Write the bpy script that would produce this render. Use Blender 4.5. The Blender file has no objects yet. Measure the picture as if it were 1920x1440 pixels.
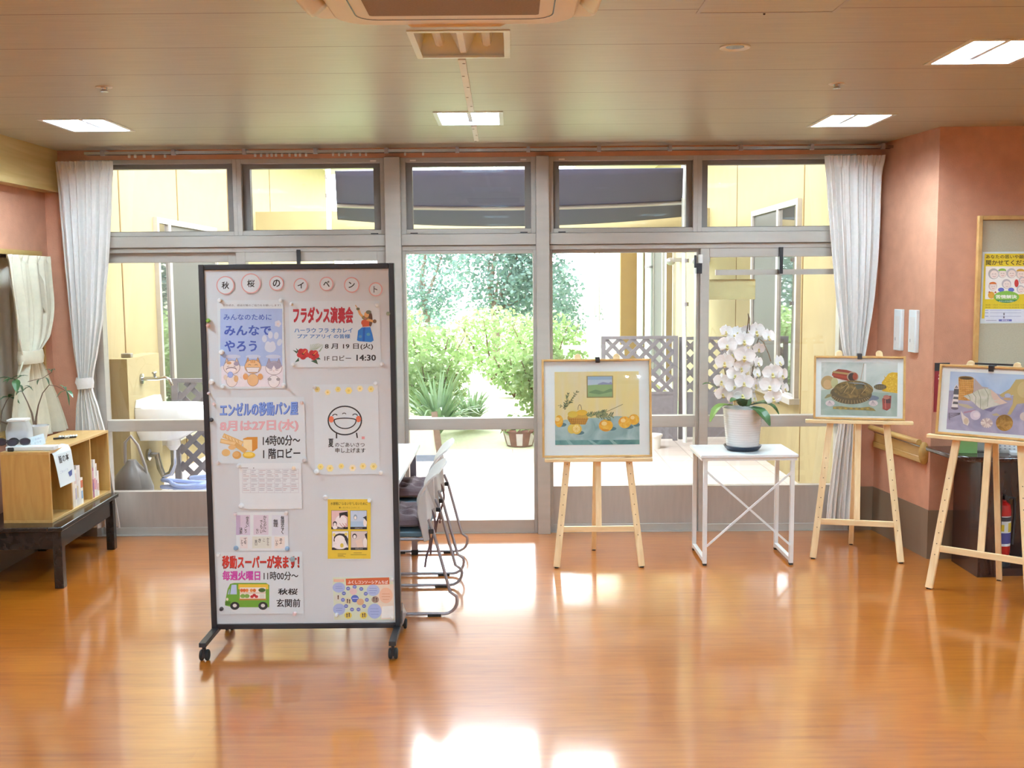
import bpy, math, random
from mathutils import Vector, Matrix, Euler

# ------------------------------------------------------------------ camera, sky, exposure
SC = bpy.context.scene
COL = SC.collection
F_PX, CAM_H, PITCH, ROLL = 1950.0, 1.75, math.radians(5.57), math.radians(0.48)
_d = Vector((0, math.cos(PITCH), -math.sin(PITCH)))
_r0 = Vector((1, 0, 0)); _u0 = Vector((0, math.sin(PITCH), math.cos(PITCH)))
_r = _r0 * math.cos(ROLL) - _u0 * math.sin(ROLL)
_u = _r0 * math.sin(ROLL) + _u0 * math.cos(ROLL)
CAM = Vector((0, 0, CAM_H))
cd = bpy.data.cameras.new('camera'); cam = bpy.data.objects.new('camera', cd); COL.objects.link(cam)
cd.sensor_width = 36.0; cd.lens = 36.0 * F_PX / 1920.0; cd.clip_start = 0.05; cd.clip_end = 300
cam.matrix_world = Matrix(((_r.x, _u.x, -_d.x, 0), (_r.y, _u.y, -_d.y, 0), (_r.z, _u.z, -_d.z, CAM_H), (0, 0, 0, 1)))
SC.camera = cam

SKY = 18.0          # overcast sky
LAMP = 325.0       # fluorescent tubes
w = bpy.data.worlds.new('sky'); SC.world = w; w.use_nodes = True
nt = w.node_tree; bg = nt.nodes['Background']
tc = nt.nodes.new('ShaderNodeTexCoord'); sp = nt.nodes.new('ShaderNodeSeparateXYZ'); rp = nt.nodes.new('ShaderNodeValToRGB')
nt.links.new(tc.outputs['Generated'], sp.inputs[0]); nt.links.new(sp.outputs['Z'], rp.inputs[0])
rp.color_ramp.elements[0].position = 0.0; rp.color_ramp.elements[0].color = (0.80, 0.86, 0.90, 1)
rp.color_ramp.elements[1].position = 0.55; rp.color_ramp.elements[1].color = (0.90, 0.95, 1.0, 1)
nt.links.new(rp.outputs[0], bg.inputs[0]); bg.inputs[1].default_value = SKY
vs = SC.view_settings
SC.display_settings.display_device = 'sRGB'
vs.view_transform = 'Standard'; vs.look = 'None'; vs.exposure = -0.02; vs.gamma = 1.0; vs.use_curve_mapping = False
SC.cycles.use_denoising = True
SC.cycles.max_bounces = 10; SC.cycles.diffuse_bounces = 5; SC.cycles.glossy_bounces = 4
SC.cycles.transparent_max_bounces = 24
SC.cycles.sample_clamp_indirect = 8.0
SC.cycles.caustics_reflective = False; SC.cycles.caustics_refractive = False

# photograph pixel (1920 x 1440) -> a point on a real plane of the room
def ray(px, py): return _d + _r * ((px - 960) / F_PX) + _u * ((720 - py) / F_PX)
def PY(px, py, y):
    v = ray(px, py); return CAM + v * (y / v.y)
def PZ(px, py, z):
    v = ray(px, py); return CAM + v * ((z - CAM_H) / v.z)
def PX(px, py, x):
    v = ray(px, py); return CAM + v * (x / v.x)

# ------------------------------------------------------------------ mesh building
def lin(h):
    if not isinstance(h, str): return tuple(h)[:3]
    h = h.lstrip('#'); out = []
    for i in (0, 2, 4):
        c = int(h[i:i + 2], 16) / 255.0
        out.append(c / 12.92 if c <= 0.04045 else ((c + 0.055) / 1.055) ** 2.4)
    return tuple(out)

class MB:
    def __init__(s):
        s.v = []; s.f = []; s.mi = []; s.mats = []; s.cur = 0
    def m(s, mat):
        if mat not in s.mats: s.mats.append(mat)
        s.cur = s.mats.index(mat); return s
    def add(s, vs_, fs):
        o = len(s.v); s.v.extend([tuple(p) for p in vs_])
        for f in fs:
            s.f.append(tuple(i + o for i in f)); s.mi.append(s.cur)
        return s
    def box(s, x0, x1, y0, y1, z0, z1):
        return s.add([(x0, y0, z0), (x1, y0, z0), (x1, y1, z0), (x0, y1, z0), (x0, y0, z1), (x1, y0, z1), (x1, y1, z1), (x0, y1, z1)],
                     [(0, 3, 2, 1), (4, 5, 6, 7), (0, 1, 5, 4), (1, 2, 6, 5), (2, 3, 7, 6), (3, 0, 4, 7)])
    def bar(s, p0, p1, w, d, up=(0, 1, 0)):
        """square bar from p0 to p1; d is measured along 'up', w across"""
        p0 = Vector(p0); p1 = Vector(p1); a = (p1 - p0).normalized(); up = Vector(up)
        sd = a.cross(up)
        if sd.length < 1e-6: sd = a.cross(Vector((1, 0, 0)))
        sd.normalize(); n = sd.cross(a).normalized()
        q = []
        for p in (p0, p1):
            for (i, j) in ((-1, -1), (1, -1), (1, 1), (-1, 1)):
                q.append(p + sd * (i * w / 2) + n * (j * d / 2))
        return s.add(q, [(3, 2, 1, 0), (4, 5, 6, 7), (0, 1, 5, 4), (1, 2, 6, 5), (2, 3, 7, 6), (3, 0, 4, 7)])
    def tube(s, pts, r, n=8, closed=False, cap=True):
        pts = [Vector(p) for p in pts]; k = len(pts)
        rs = r if isinstance(r, (list, tuple)) else [r] * k
        rings = []; ref = None
        for i, p in enumerate(pts):
            if closed: t = pts[(i + 1) % k] - pts[i - 1]
            else: t = pts[min(i + 1, k - 1)] - pts[max(i - 1, 0)]
            t.normalize()
            if ref is None:
                ref = Vector((0, 0, 1)) if abs(t.z) < 0.9 else Vector((1, 0, 0))
            ref = ref - t * ref.dot(t)
            if ref.length < 1e-6: ref = t.orthogonal()
            ref.normalize(); b = t.cross(ref)
            rings.append([p + (ref * math.cos(a) + b * math.sin(a)) * rs[i] for a in [2 * math.pi * j / n for j in range(n)]])
        vv = [q for rg in rings for q in rg]; ff = []
        for i in range(k if closed else k - 1):
            i2 = (i + 1) % k
            for j in range(n):
                j2 = (j + 1) % n
                ff.append((i * n + j, i * n + j2, i2 * n + j2, i2 * n + j))
        if cap and not closed:
            ff.append(tuple(reversed(range(n)))); ff.append(tuple((k - 1) * n + j for j in range(n)))
        return s.add(vv, ff)
    def lathe(s, prof, c=(0, 0, 0), n=24, ax=None):
        """profile of (radius, height); ax = optional 3x3 matrix"""
        vv = []; ff = []; k = len(prof); c = Vector(c)
        for (r, z) in prof:
            for j in range(n):
                a = 2 * math.pi * j / n
                p = Vector((r * math.cos(a), r * math.sin(a), z))
                if ax: p = ax @ p
                vv.append(c + p)
        for i in range(k - 1):
            for j in range(n):
                j2 = (j + 1) % n
                ff.append((i * n + j, i * n + j2, (i + 1) * n + j2, (i + 1) * n + j))
        if prof[0][0] > 1e-5: ff.append(tuple(reversed(range(n))))
        if prof[-1][0] > 1e-5: ff.append(tuple((k - 1) * n + j for j in range(n)))
        return s.add(vv, ff)
    def ball(s, c, r, nu=14, nv=9, sc=(1, 1, 1), rot=None):
        c = Vector(c); vv = []; ff = []
        for i in range(nv + 1):
            th = math.pi * i / nv
            for j in range(nu):
                ph = 2 * math.pi * j / nu
                p = Vector((math.sin(th) * math.cos(ph) * sc[0], math.sin(th) * math.sin(ph) * sc[1], math.cos(th) * sc[2])) * r
                if rot: p = rot @ p
                vv.append(c + p)
        for i in range(nv):
            for j in range(nu):
                j2 = (j + 1) % nu
                ff.append((i * nu + j, (i + 1) * nu + j, (i + 1) * nu + j2, i * nu + j2))
        return s.add(vv, ff)
    def prism(s, poly, d0, d1, fn):
        """poly: 2D outline; fn(a,b,d) -> 3D"""
        n = len(poly)
        vv = [fn(a, b, d0) for a, b in poly] + [fn(a, b, d1) for a, b in poly]
        ff = [tuple(reversed(range(n))), tuple(range(n, 2 * n))]
        for i in range(n):
            j = (i + 1) % n; ff.append((i, j, n + j, n + i))
        return s.add(vv, ff)
    def grid(s, fn, nu, nv):
        vv = [fn(i / nu, j / nv) for j in range(nv + 1) for i in range(nu + 1)]
        ff = [(j * (nu + 1) + i, j * (nu + 1) + i + 1, (j + 1) * (nu + 1) + i + 1, (j + 1) * (nu + 1) + i) for j in range(nv) for i in range(nu)]
        return s.add(vv, ff)
    def ribbon(s, pts, ws, up=(0, 0, 1), vee=0.15):
        """a strap leaf along pts, widths ws, folded slightly along its midrib"""
        pts = [Vector(p) for p in pts]; k = len(pts); vv = []; ff = []; up = Vector(up)
        for i, p in enumerate(pts):
            t = (pts[min(i + 1, k - 1)] - pts[max(i - 1, 0)]).normalized()
            sd = t.cross(up)
            if sd.length < 1e-5: sd = t.orthogonal()
            sd.normalize(); nn = sd.cross(t)
            vv += [p - sd * ws[i] + nn * ws[i] * vee, p, p + sd * ws[i] + nn * ws[i] * vee]
        for i in range(k - 1):
            a = i * 3
            ff += [(a, a + 1, a + 4, a + 3), (a + 1, a + 2, a + 5, a + 4)]
        return s.add(vv, ff)
    def build(s, name, mat=None, parent=None, loc=None, sharp=38, bevel=0, kind=None, solid=0, sub=0):
        me = bpy.data.meshes.new(name)
        org = Vector(loc) if loc is not None else Vector((0, 0, 0))
        me.from_pydata([(a - org.x, b - org.y, c - org.z) for a, b, c in s.v], [], s.f)
        mats = s.mats if s.mats else [mat]
        for mm in mats: me.materials.append(mm)
        if len(s.mats) > 1: me.polygons.foreach_set('material_index', s.mi)
        me.polygons.foreach_set('use_smooth', [sharp > 0] * len(me.polygons))
        me.update()
        if sharp > 0 and sharp < 180: me.set_sharp_from_angle(angle=math.radians(sharp))
        o = bpy.data.objects.new(name, me); COL.objects.link(o)
        if parent is not None: o.parent = parent
        if loc is not None: o.location = org
        if kind: o['kind'] = kind
        if solid:
            md = o.modifiers.new('thickness', 'SOLIDIFY'); md.thickness = solid; md.offset = 0
        if sub:
            md = o.modifiers.new('smooth', 'SUBSURF'); md.levels = sub; md.render_levels = sub
        if bevel:
            md = o.modifiers.new('edge', 'BEVEL'); md.width = bevel; md.segments = 2; md.limit_method = 'ANGLE'; md.angle_limit = math.radians(40)
        return o

def tag(o, label, cat, group=None, kind=None):
    o['label'] = label; o['category'] = cat
    if group: o['group'] = group
    if kind: o['kind'] = kind
    return o
def thing(name, label, cat, loc=(0, 0, 0), rz=0.0, group=None):
    o = bpy.data.objects.new(name, None); COL.objects.link(o)
    o.empty_display_size = 0.1
    o.location = loc; o.rotation_euler = (0, 0, rz)
    return tag(o, label, cat, group)
def struct(name, loc=(0, 0, 0)):
    o = bpy.data.objects.new(name, None); COL.objects.link(o); o.empty_display_size = 0.1
    o.location = loc; o['kind'] = 'structure'; return o
def copy_tree(o, parent=None):
    c = o.copy(); COL.objects.link(c); c.parent = parent
    for ch in list(o.children): copy_tree(ch, c)
    return c

# ------------------------------------------------------------------ materials
def newmat(name):
    m = bpy.data.materials.new(name); m.use_nodes = True
    return m, m.node_tree, m.node_tree.nodes['Principled BSDF']
def N(nt_, t, **kw):
    n = nt_.nodes.new(t)
    for k, v in kw.items():
        if k in n.inputs: n.inputs[k].default_value = v
        else: setattr(n, k, v)
    return n
def coords(nt_, scale=(1, 1, 1), rot=(0, 0, 0)):
    t = nt_.nodes.new('ShaderNodeTexCoord'); mp = nt_.nodes.new('ShaderNodeMapping')
    mp.inputs['Scale'].default_value = scale; mp.inputs['Rotation'].default_value = rot
    nt_.links.new(t.outputs['Object'], mp.inputs[0]); return mp.outputs[0]
def ramp(nt_, fac, stops):
    r = nt_.nodes.new('ShaderNodeValToRGB'); e = r.color_ramp.elements
    while len(e) < len(stops): e.new(0.5)
    for k, (p, c) in enumerate(stops):
        e[k].position = p; e[k].color = (*lin(c), 1)
    nt_.links.new(fac, r.inputs[0]); return r.outputs[0]
def dim(c, k): return tuple(min(1, x * k) for x in lin(c))

def mat(name, col, rough=0.5, metal=0.0, var=0.06, scale=12, bump=0.0, bscale=60, coat=0.0, spec=0.5, stretch=(1, 1, 1), trans=0.0, sheen=0.0):
    m, t, b = newmat(name); c = coords(t, stretch)
    nz = N(t, 'ShaderNodeTexNoise', Scale=scale, Detail=4.0); t.links.new(c, nz.inputs['Vector'])
    t.links.new(ramp(t, nz.outputs['Fac'], [(0.25, dim(col, 1 - var)), (0.75, dim(col, 1 + var))]), b.inputs['Base Color'])
    b.inputs['Roughness'].default_value = rough; b.inputs['Metallic'].default_value = metal
    b.inputs['Coat Weight'].default_value = coat; b.inputs['Coat Roughness'].default_value = 0.06
    b.inputs['Specular IOR Level'].default_value = spec
    b.inputs['Sheen Weight'].default_value = sheen
    if bump:
        n2 = N(t, 'ShaderNodeTexNoise', Scale=bscale, Detail=3.0); t.links.new(c, n2.inputs['Vector'])
        bp = N(t, 'ShaderNodeBump', Strength=bump, Distance=0.01); t.links.new(n2.outputs['Fac'], bp.inputs['Height'])
        t.links.new(bp.outputs[0], b.inputs['Normal'])
    if trans:
        tr = N(t, 'ShaderNodeBsdfTranslucent'); mx = N(t, 'ShaderNodeMixShader'); mx.inputs[0].default_value = trans
        tr.inputs[0].default_value = (*lin(col), 1)
        out = t.nodes['Material Output']
        t.links.new(b.outputs[0], mx.inputs[1]); t.links.new(tr.outputs[0], mx.inputs[2]); t.links.new(mx.outputs[0], out.inputs[0])
    return m
def wood(name, c1, c2, stretch=(1, 12, 12), scale=3.0, rough=0.45, coat=0.0, bump=0.03):
    """grain runs along the axis with the small stretch value"""
    m, t, b = newmat(name); c = coords(t, stretch)
    nz = N(t, 'ShaderNodeTexNoise', Scale=scale, Detail=6.0, Distortion=0.6); t.links.new(c, nz.inputs['Vector'])
    t.links.new(ramp(t, nz.outputs['Fac'], [(0.3, c1), (0.7, c2)]), b.inputs['Base Color'])
    b.inputs['Roughness'].default_value = rough; b.inputs['Coat Weight'].default_value = coat
    bp = N(t, 'ShaderNodeBump', Strength=bump, Distance=0.01); t.links.new(nz.outputs['Fac'], bp.inputs['Height']); t.links.new(bp.outputs[0], b.inputs['Normal'])
    return m
def glass(name, tint=(1, 1, 1), ior=1.5, haze=0.0):
    m, t, b = newmat(name); t.nodes.remove(b)
    tr = N(t, 'ShaderNodeBsdfTransparent'); tr.inputs[0].default_value = (*tint, 1)
    gl = N(t, 'ShaderNodeBsdfGlossy'); gl.inputs['Roughness'].default_value = 0.015
    fr = N(t, 'ShaderNodeFresnel'); fr.inputs['IOR'].default_value = ior
    mx = N(t, 'ShaderNodeMixShader'); out = t.nodes['Material Output']
    ge = N(t, 'ShaderNodeNewGeometry'); m1 = N(t, 'ShaderNodeMath', operation='SUBTRACT'); m1.inputs[0].default_value = 1.7
    k1 = N(t, 'ShaderNodeMath', operation='MULTIPLY'); k1.inputs[1].default_value = 1.7
    t.links.new(ge.outputs['Backfacing'], k1.inputs[0]); t.links.new(k1.outputs[0], m1.inputs[1])
    m3 = N(t, 'ShaderNodeMath', operation='MULTIPLY', use_clamp=True); t.links.new(fr.outputs[0], m3.inputs[0]); t.links.new(m1.outputs[0], m3.inputs[1])
    t.links.new(m3.outputs[0], mx.inputs[0]); t.links.new(tr.outputs[0], mx.inputs[1]); t.links.new(gl.outputs[0], mx.inputs[2])
    res = mx.outputs[0]
    if haze:
        df = N(t, 'ShaderNodeBsdfTranslucent'); df.inputs[0].default_value = (0.9, 0.9, 0.9, 1)
        nz = N(t, 'ShaderNodeTexNoise', Scale=30.0); m2 = N(t, 'ShaderNodeMixShader'); m2.inputs[0].default_value = haze
        t.links.new(res, m2.inputs[1]); t.links.new(df.outputs[0], m2.inputs[2]); res = m2.outputs[0]
    t.links.new(res, out.inputs[0]); return m
_ink = {}
def ink(c, rough=0.55):
    key = (c, rough)
    if key not in _ink: _ink[key] = mat('ink_%s' % str(c).lstrip('#'), c, rough, var=0.03, scale=40)
    return _ink[key]

M = {}
M['salmon'] = mat('salmon_plaster', '#c48f74', 0.85, var=0.10, scale=9, bump=0.25, bscale=160)
M['whitewall'] = mat('white_plaster', '#ecebe7', 0.85, var=0.03, scale=5)
M['brownbase'] = mat('brown_skirting', '#7d6a57', 0.45, var=0.05, scale=6)
M['alu'] = mat('stainless_frame', '#b3aea6', 0.40, metal=0.2, var=0.05, scale=4, stretch=(1, 1, 6))
M['aludark'] = mat('dark_frame_gasket', '#76716c', 0.5, metal=0.2, var=0.04)
M['steel'] = mat('brushed_kick_plate', '#aea79f', 0.36, metal=0.25, var=0.06, scale=5, stretch=(8, 1, 1))
M['black'] = mat('black_metal', '#1d1c20', 0.4, var=0.08)
M['rubber'] = mat('black_rubber', '#191919', 0.7, var=0.08)
M['chrome'] = mat('chrome', '#b9bcc0', 0.16, metal=1.0, var=0.03)
M['tubegrey'] = mat('grey_steel_tube', '#a09da3', 0.3, metal=0.45, var=0.04)
M['white'] = mat('white_enamel', '#e0e8ea', 0.35, var=0.02)
M['whiteplastic'] = mat('white_plastic', '#e6e5e2', 0.45, var=0.02)
M['porcelain'] = mat('porcelain', '#e8eef0', 0.12, var=0.01, coat=0.4)
M['board'] = mat('white_board', '#d2dce1', 0.32, var=0.015, scale=3)
M['paper'] = mat('paper', '#e2edf1', 0.6, var=0.015, scale=20)
M['mount'] = mat('picture_mount', '#eaf5f5', 0.7, var=0.01)
M['gloss_paper'] = mat('laminated_paper', '#dbe9ef', 0.22, var=0.015, scale=20)
M['whitecloth'] = mat('white_curtain_cloth', '#f4f3f0', 0.9, var=0.04, scale=40, bump=0.1, bscale=200, trans=0.2)
M['creamcloth'] = mat('cream_curtain_cloth', '#ddd8c2', 0.85, var=0.05, scale=30, bump=0.1, bscale=200, trans=0.1)
M['sheer'] = mat('sheer_cloth', '#cfc5b6', 0.9, var=0.04, scale=30, trans=0.03)
M['pine'] = wood('pine', '#e0c491', '#f0dbb0', stretch=(10, 10, 1.2), scale=3.5, rough=0.5)
M['pinex'] = wood('pine_across', '#e0c491', '#f0dbb0', stretch=(1.2, 10, 10), scale=3.5, rough=0.5)
M['oakframe'] = wood('oak_frame', '#b98f52', '#cfa869', stretch=(3, 6, 3), scale=4, rough=0.45)
M['shelfwood'] = wood('beech_laminate', '#b98f4c', '#cba45f', stretch=(10, 10, 1.2), scale=3.0, rough=0.4)
M['shelftop'] = wood('beech_laminate_top', '#c19b5c', '#d0ad70', stretch=(10, 1.2, 10), scale=3.0, rough=0.3)
M['blackwood'] = wood('black_stained_wood', '#1c1715', '#2b2421', stretch=(8, 1.2, 8), scale=3.0, rough=0.22)
M['darkwood'] = wood('dark_brown_veneer', '#2a1512', '#3a201a', stretch=(8, 8, 1.5), scale=3.0, rough=0.2, coat=0.3)
M['goldwood'] = wood('golden_wood', '#b08d4d', '#c8a767', stretch=(8, 1.2, 8), scale=3.0, rough=0.3)
M['beamwood'] = wood('pale_beam_wood', '#c0a365', '#d4ba80', stretch=(8, 0.8, 10), scale=2.0, rough=0.4)
M['felt'] = mat('grey_pin_felt', '#b9b7a1', 0.95, var=0.06, scale=120)
M['yellowwall'] = mat('yellow_render', '#a0926a', 0.85, var=0.05, scale=5, bump=0.1, bscale=200)
M['shadejointwall'] = mat('shade_and_joint_render', '#7a5f34', 0.85, var=0.05, scale=5, bump=0.1, bscale=200)  # darker tone paints shade on the wing front; also colours the render joints
M['palewall'] = mat('pale_cream_render', '#efe7d2', 0.85, var=0.03, scale=5)  # on the garden wing its paleness stands for an overexposed face
M['lattice'] = mat('grey_brown_lattice', '#7f7c82', 0.7, var=0.10, scale=20)
M['awning'] = mat('grey_awning_cloth', '#66667a', 0.9, var=0.05, scale=8, trans=0.35)
M['leaf'] = mat('glossy_leaf', '#3f6238', 0.35, var=0.25, scale=25)
M['leaflight'] = mat('young_leaf', '#8fb457', 0.45, var=0.2, scale=25, trans=0.3)
M['leaftree'] = mat('tree_leaf', '#5d7872', 0.5, var=0.3, scale=3, trans=0.35)
M['leafshrub'] = mat('shrub_leaf', '#8faa72', 0.5, var=0.3, scale=4, trans=0.35)
M['leafstrap'] = mat('strap_leaf', '#90b088', 0.45, var=0.3, scale=6, trans=0.3)
M['bark'] = mat('bark', '#6d5d54', 0.9, var=0.2, scale=30, bump=0.4)
M['stem'] = mat('brown_stem', '#6b5644', 0.7, var=0.15, scale=30)
M['petal'] = mat('white_petal', '#f6f5f4', 0.5, var=0.02, scale=40, trans=0.25)
M['lip'] = mat('yellow_green_lip', '#ddd596', 0.5, var=0.15, scale=60)
M['saucer'] = mat('navy_saucer', '#232a3c', 0.35, var=0.08)
M['cushion'] = mat('mauve_brown_cushion', '#6a565b', 0.85, var=0.12, scale=8, bump=0.2, bscale=50, sheen=0.3)
M['shell'] = mat('pale_plastic_shell', '#e0e1e1', 0.35, var=0.03, trans=0.3)
M['seatblue'] = mat('slate_blue_seat', '#5f7a88', 0.5, var=0.05)
M['tabletop'] = mat('white_table_laminate', '#dfe6e8', 0.22, var=0.02)
M['red'] = mat('red_enamel', '#b3201c', 0.3, var=0.06)
M['signred'] = mat('sign_red', '#86202a', 0.4, var=0.04)
M['greenbox'] = mat('green_card', '#8ecb84', 0.45, var=0.04)
M['hose'] = mat('blue_hose', '#a3b8ea', 0.35, var=0.06)
M['terracotta'] = mat('brown_glazed_pot', '#7b5a50', 0.5, var=0.2, scale=12)
M['whiteband'] = mat('pale_glaze', '#c9c5c2', 0.5, var=0.1)
M['soil'] = mat('soil', '#4c3b2e', 0.95, var=0.3, scale=50)
M['glass'] = glass('window_glass')
M['clear'] = glass('clear_acrylic', (0.93, 0.95, 0.95))
M['pale_clear'] = glass('frosted_plastic', (0.9, 0.93, 0.97), haze=0.45)
M['bagplastic'] = mat('grey_bag_plastic', '#6f6c6a', 0.3, var=0.15, scale=10, trans=0.2)
M['ac'] = mat('air_conditioner_white', '#ddd3c6', 0.45, var=0.02)
M['acdark'] = mat('air_filter_mesh', '#8a7868', 0.8, var=0.1, scale=150)
M['reflector'] = mat('lamp_reflector', '#e6f0f6', 0.5, var=0.02)

def emission(name, c, s):
    m, t, b = newmat(name); t.nodes.remove(b); e = N(t, 'ShaderNodeEmission'); e.inputs[0].default_value = (*lin(c), 1); e.inputs[1].default_value = s
    t.links.new(e.outputs[0], t.nodes['Material Output'].inputs[0]); return m
M['tube_on'] = emission('lit_fluorescent_tube', (0.77, 0.98, 1.12), LAMP)
M['tube_off'] = mat('unlit_tube', '#e8ecec', 0.2, var=0.01)

def floor_material():
    m, t, b = newmat('glossy_wood_floor'); L = t.links.new
    c = coords(t)
    br = N(t, 'ShaderNodeTexBrick', Scale=1.0)
    br.inputs['Color1'].default_value = (0.25, 0.25, 0.25, 1); br.inputs['Color2'].default_value = (0.75, 0.75, 0.75, 1)
    br.inputs['Mortar'].default_value = (0.5, 0.5, 0.5, 1)
    br.inputs['Mortar Size'].default_value = 0.0008; br.inputs['Brick Width'].default_value = 1.2; br.inputs['Row Height'].default_value = 0.10
    br.inputs['Mortar Smooth'].default_value = 0.2
    L(c, br.inputs['Vector'])
    g = N(t, 'ShaderNodeTexNoise', Scale=3.0, Detail=7.0, Distortion=0.5); L(coords(t, (0.9, 14, 1)), g.inputs['Vector'])
    k = N(t, 'ShaderNodeTexNoise', Scale=6.0, Detail=3.0); L(coords(t, (1.0, 5, 1)), k.inputs['Vector'])
    mx = N(t, 'ShaderNodeMix', data_type='RGBA'); mx.inputs['Factor'].default_value = 0.32
    L(g.outputs['Fac'], mx.inputs['A']); L(br.outputs['Color'], mx.inputs['B'])
    mx2 = N(t, 'ShaderNodeMix', data_type='RGBA'); mx2.inputs['Factor'].default_value = 0.3
    L(mx.outputs['Result'], mx2.inputs['A']); L(k.outputs['Fac'], mx2.inputs['B'])
    L(ramp(t, mx2.outputs['Result'], [(0.30, '#985009'), (0.5, '#b06413'), (0.72, '#be741e')]), b.inputs['Base Color'])
    b.inputs['Roughness'].default_value = 0.35
    b.inputs['Coat Weight'].default_value = 1.0; b.inputs['Coat Roughness'].default_value = 0.115; b.inputs['Coat IOR'].default_value = 2.2
    wv = N(t, 'ShaderNodeTexNoise', Scale=2.2, Detail=2.0); L(coords(t, (1.0, 1.6, 1)), wv.inputs['Vector'])
    b2 = N(t, 'ShaderNodeBump', Strength=0.035, Distance=0.02); L(wv.outputs['Fac'], b2.inputs['Height'])
    b1 = N(t, 'ShaderNodeBump', Strength=0.05, Distance=0.002); L(g.outputs['Fac'], b1.inputs['Height']); L(b2.outputs[0], b1.inputs['Normal'])
    L(b1.outputs[0], b.inputs['Normal']); L(b2.outputs[0], b.inputs['Coat Normal'])
    return m
def ceiling_material():
    m, t, b = newmat('ceiling_planks'); L = t.links.new
    g = N(t, 'ShaderNodeTexNoise', Scale=3.0, Detail=5.0); L(coords(t, (1.2, 25, 1)), g.inputs['Vector'])
    col = ramp(t, g.outputs['Fac'], [(0.3, '#aeab98'), (0.7, '#bbb8a5')])
    tcx = N(t, 'ShaderNodeTexCoord'); sx = N(t, 'ShaderNodeSeparateXYZ'); L(tcx.outputs['Object'], sx.inputs[0])
    a = N(t, 'ShaderNodeMath', operation='SUBTRACT'); L(sx.outputs['Y'], a.inputs[0]); a.inputs[1].default_value = 3.62
    d = N(t, 'ShaderNodeMath', operation='DIVIDE'); L(a.outputs[0], d.inputs[0]); d.inputs[1].default_value = 0.512
    fr = N(t, 'ShaderNodeMath', operation='FRACT'); L(d.outputs[0], fr.inputs[0])
    lt = N(t, 'ShaderNodeMath', operation='LESS_THAN'); L(fr.outputs[0], lt.inputs[0]); lt.inputs[1].default_value = 0.013
    mx = N(t, 'ShaderNodeMix', data_type='RGBA'); L(lt.outputs[0], mx.inputs['Factor']); L(col, mx.inputs['A']); mx.inputs['B'].default_value = (*lin('#75624e'), 1)
    L(mx.outputs['Result'], b.inputs['Base Color']); b.inputs['Roughness'].default_value = 0.38
    return m
def deck_material():
    m, t, b = newmat('pale_deck_tiles'); L = t.links.new
    br = N(t, 'ShaderNodeTexBrick', Scale=1.0); br.offset = 0.0
    br.inputs['Color1'].default_value = (*lin('#d9cfc9'), 1); br.inputs['Color2'].default_value = (*lin('#cfc4be'), 1); br.inputs['Mortar'].default_value = (*lin('#b9aea8'), 1)
    br.inputs['Mortar Size'].default_value = 0.006; br.inputs['Brick Width'].default_value = 0.3; br.inputs['Row Height'].default_value = 0.3
    L(coords(t), br.inputs['Vector']); L(br.outputs['Color'], b.inputs['Base Color']); b.inputs['Roughness'].default_value = 0.6
    return m
M['floor'] = floor_material(); M['ceiling'] = ceiling_material(); M['deck'] = deck_material()
M['ground'] = mat('garden_soil_and_grass', '#a9bf86', 0.95, var=0.3, scale=3)
M['path'] = mat('pale_gravel_path', '#bcc4a2', 0.9, var=0.1, scale=20)

# ------------------------------------------------------------------ lettering and flat artwork
_tg = {}
def text_geo(body, bold):
    key = (body, bold)
    if key in _tg: return _tg[key]
    c = bpy.data.curves.new('lettering', 'FONT'); c.body = body; c.offset = bold; c.resolution_u = 2
    c.align_x = 'CENTER'; c.space_line = 0.85
    o = bpy.data.objects.new('lettering', c); COL.objects.link(o)
    dg = bpy.context.evaluated_depsgraph_get()
    me = bpy.data.meshes.new_from_object(o.evaluated_get(dg))
    vv = [(p.co.x, p.co.y) for p in me.vertices]; ff = [tuple(p.vertices) for p in me.polygons]
    x0 = min(p[0] for p in vv); x1 = max(p[0] for p in vv); y0 = min(p[1] for p in vv); y1 = max(p[1] for p in vv)
    vv = [((a - x0) / max(1e-6, x1 - x0), (b - y0) / max(1e-6, y1 - y0)) for a, b in vv]
    bpy.data.objects.remove(o); bpy.data.curves.remove(c); bpy.data.meshes.remove(me)
    _tg[key] = (vv, ff, max(.05, x1 - x0), max(.05, y1 - y0)); return _tg[key]

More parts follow.
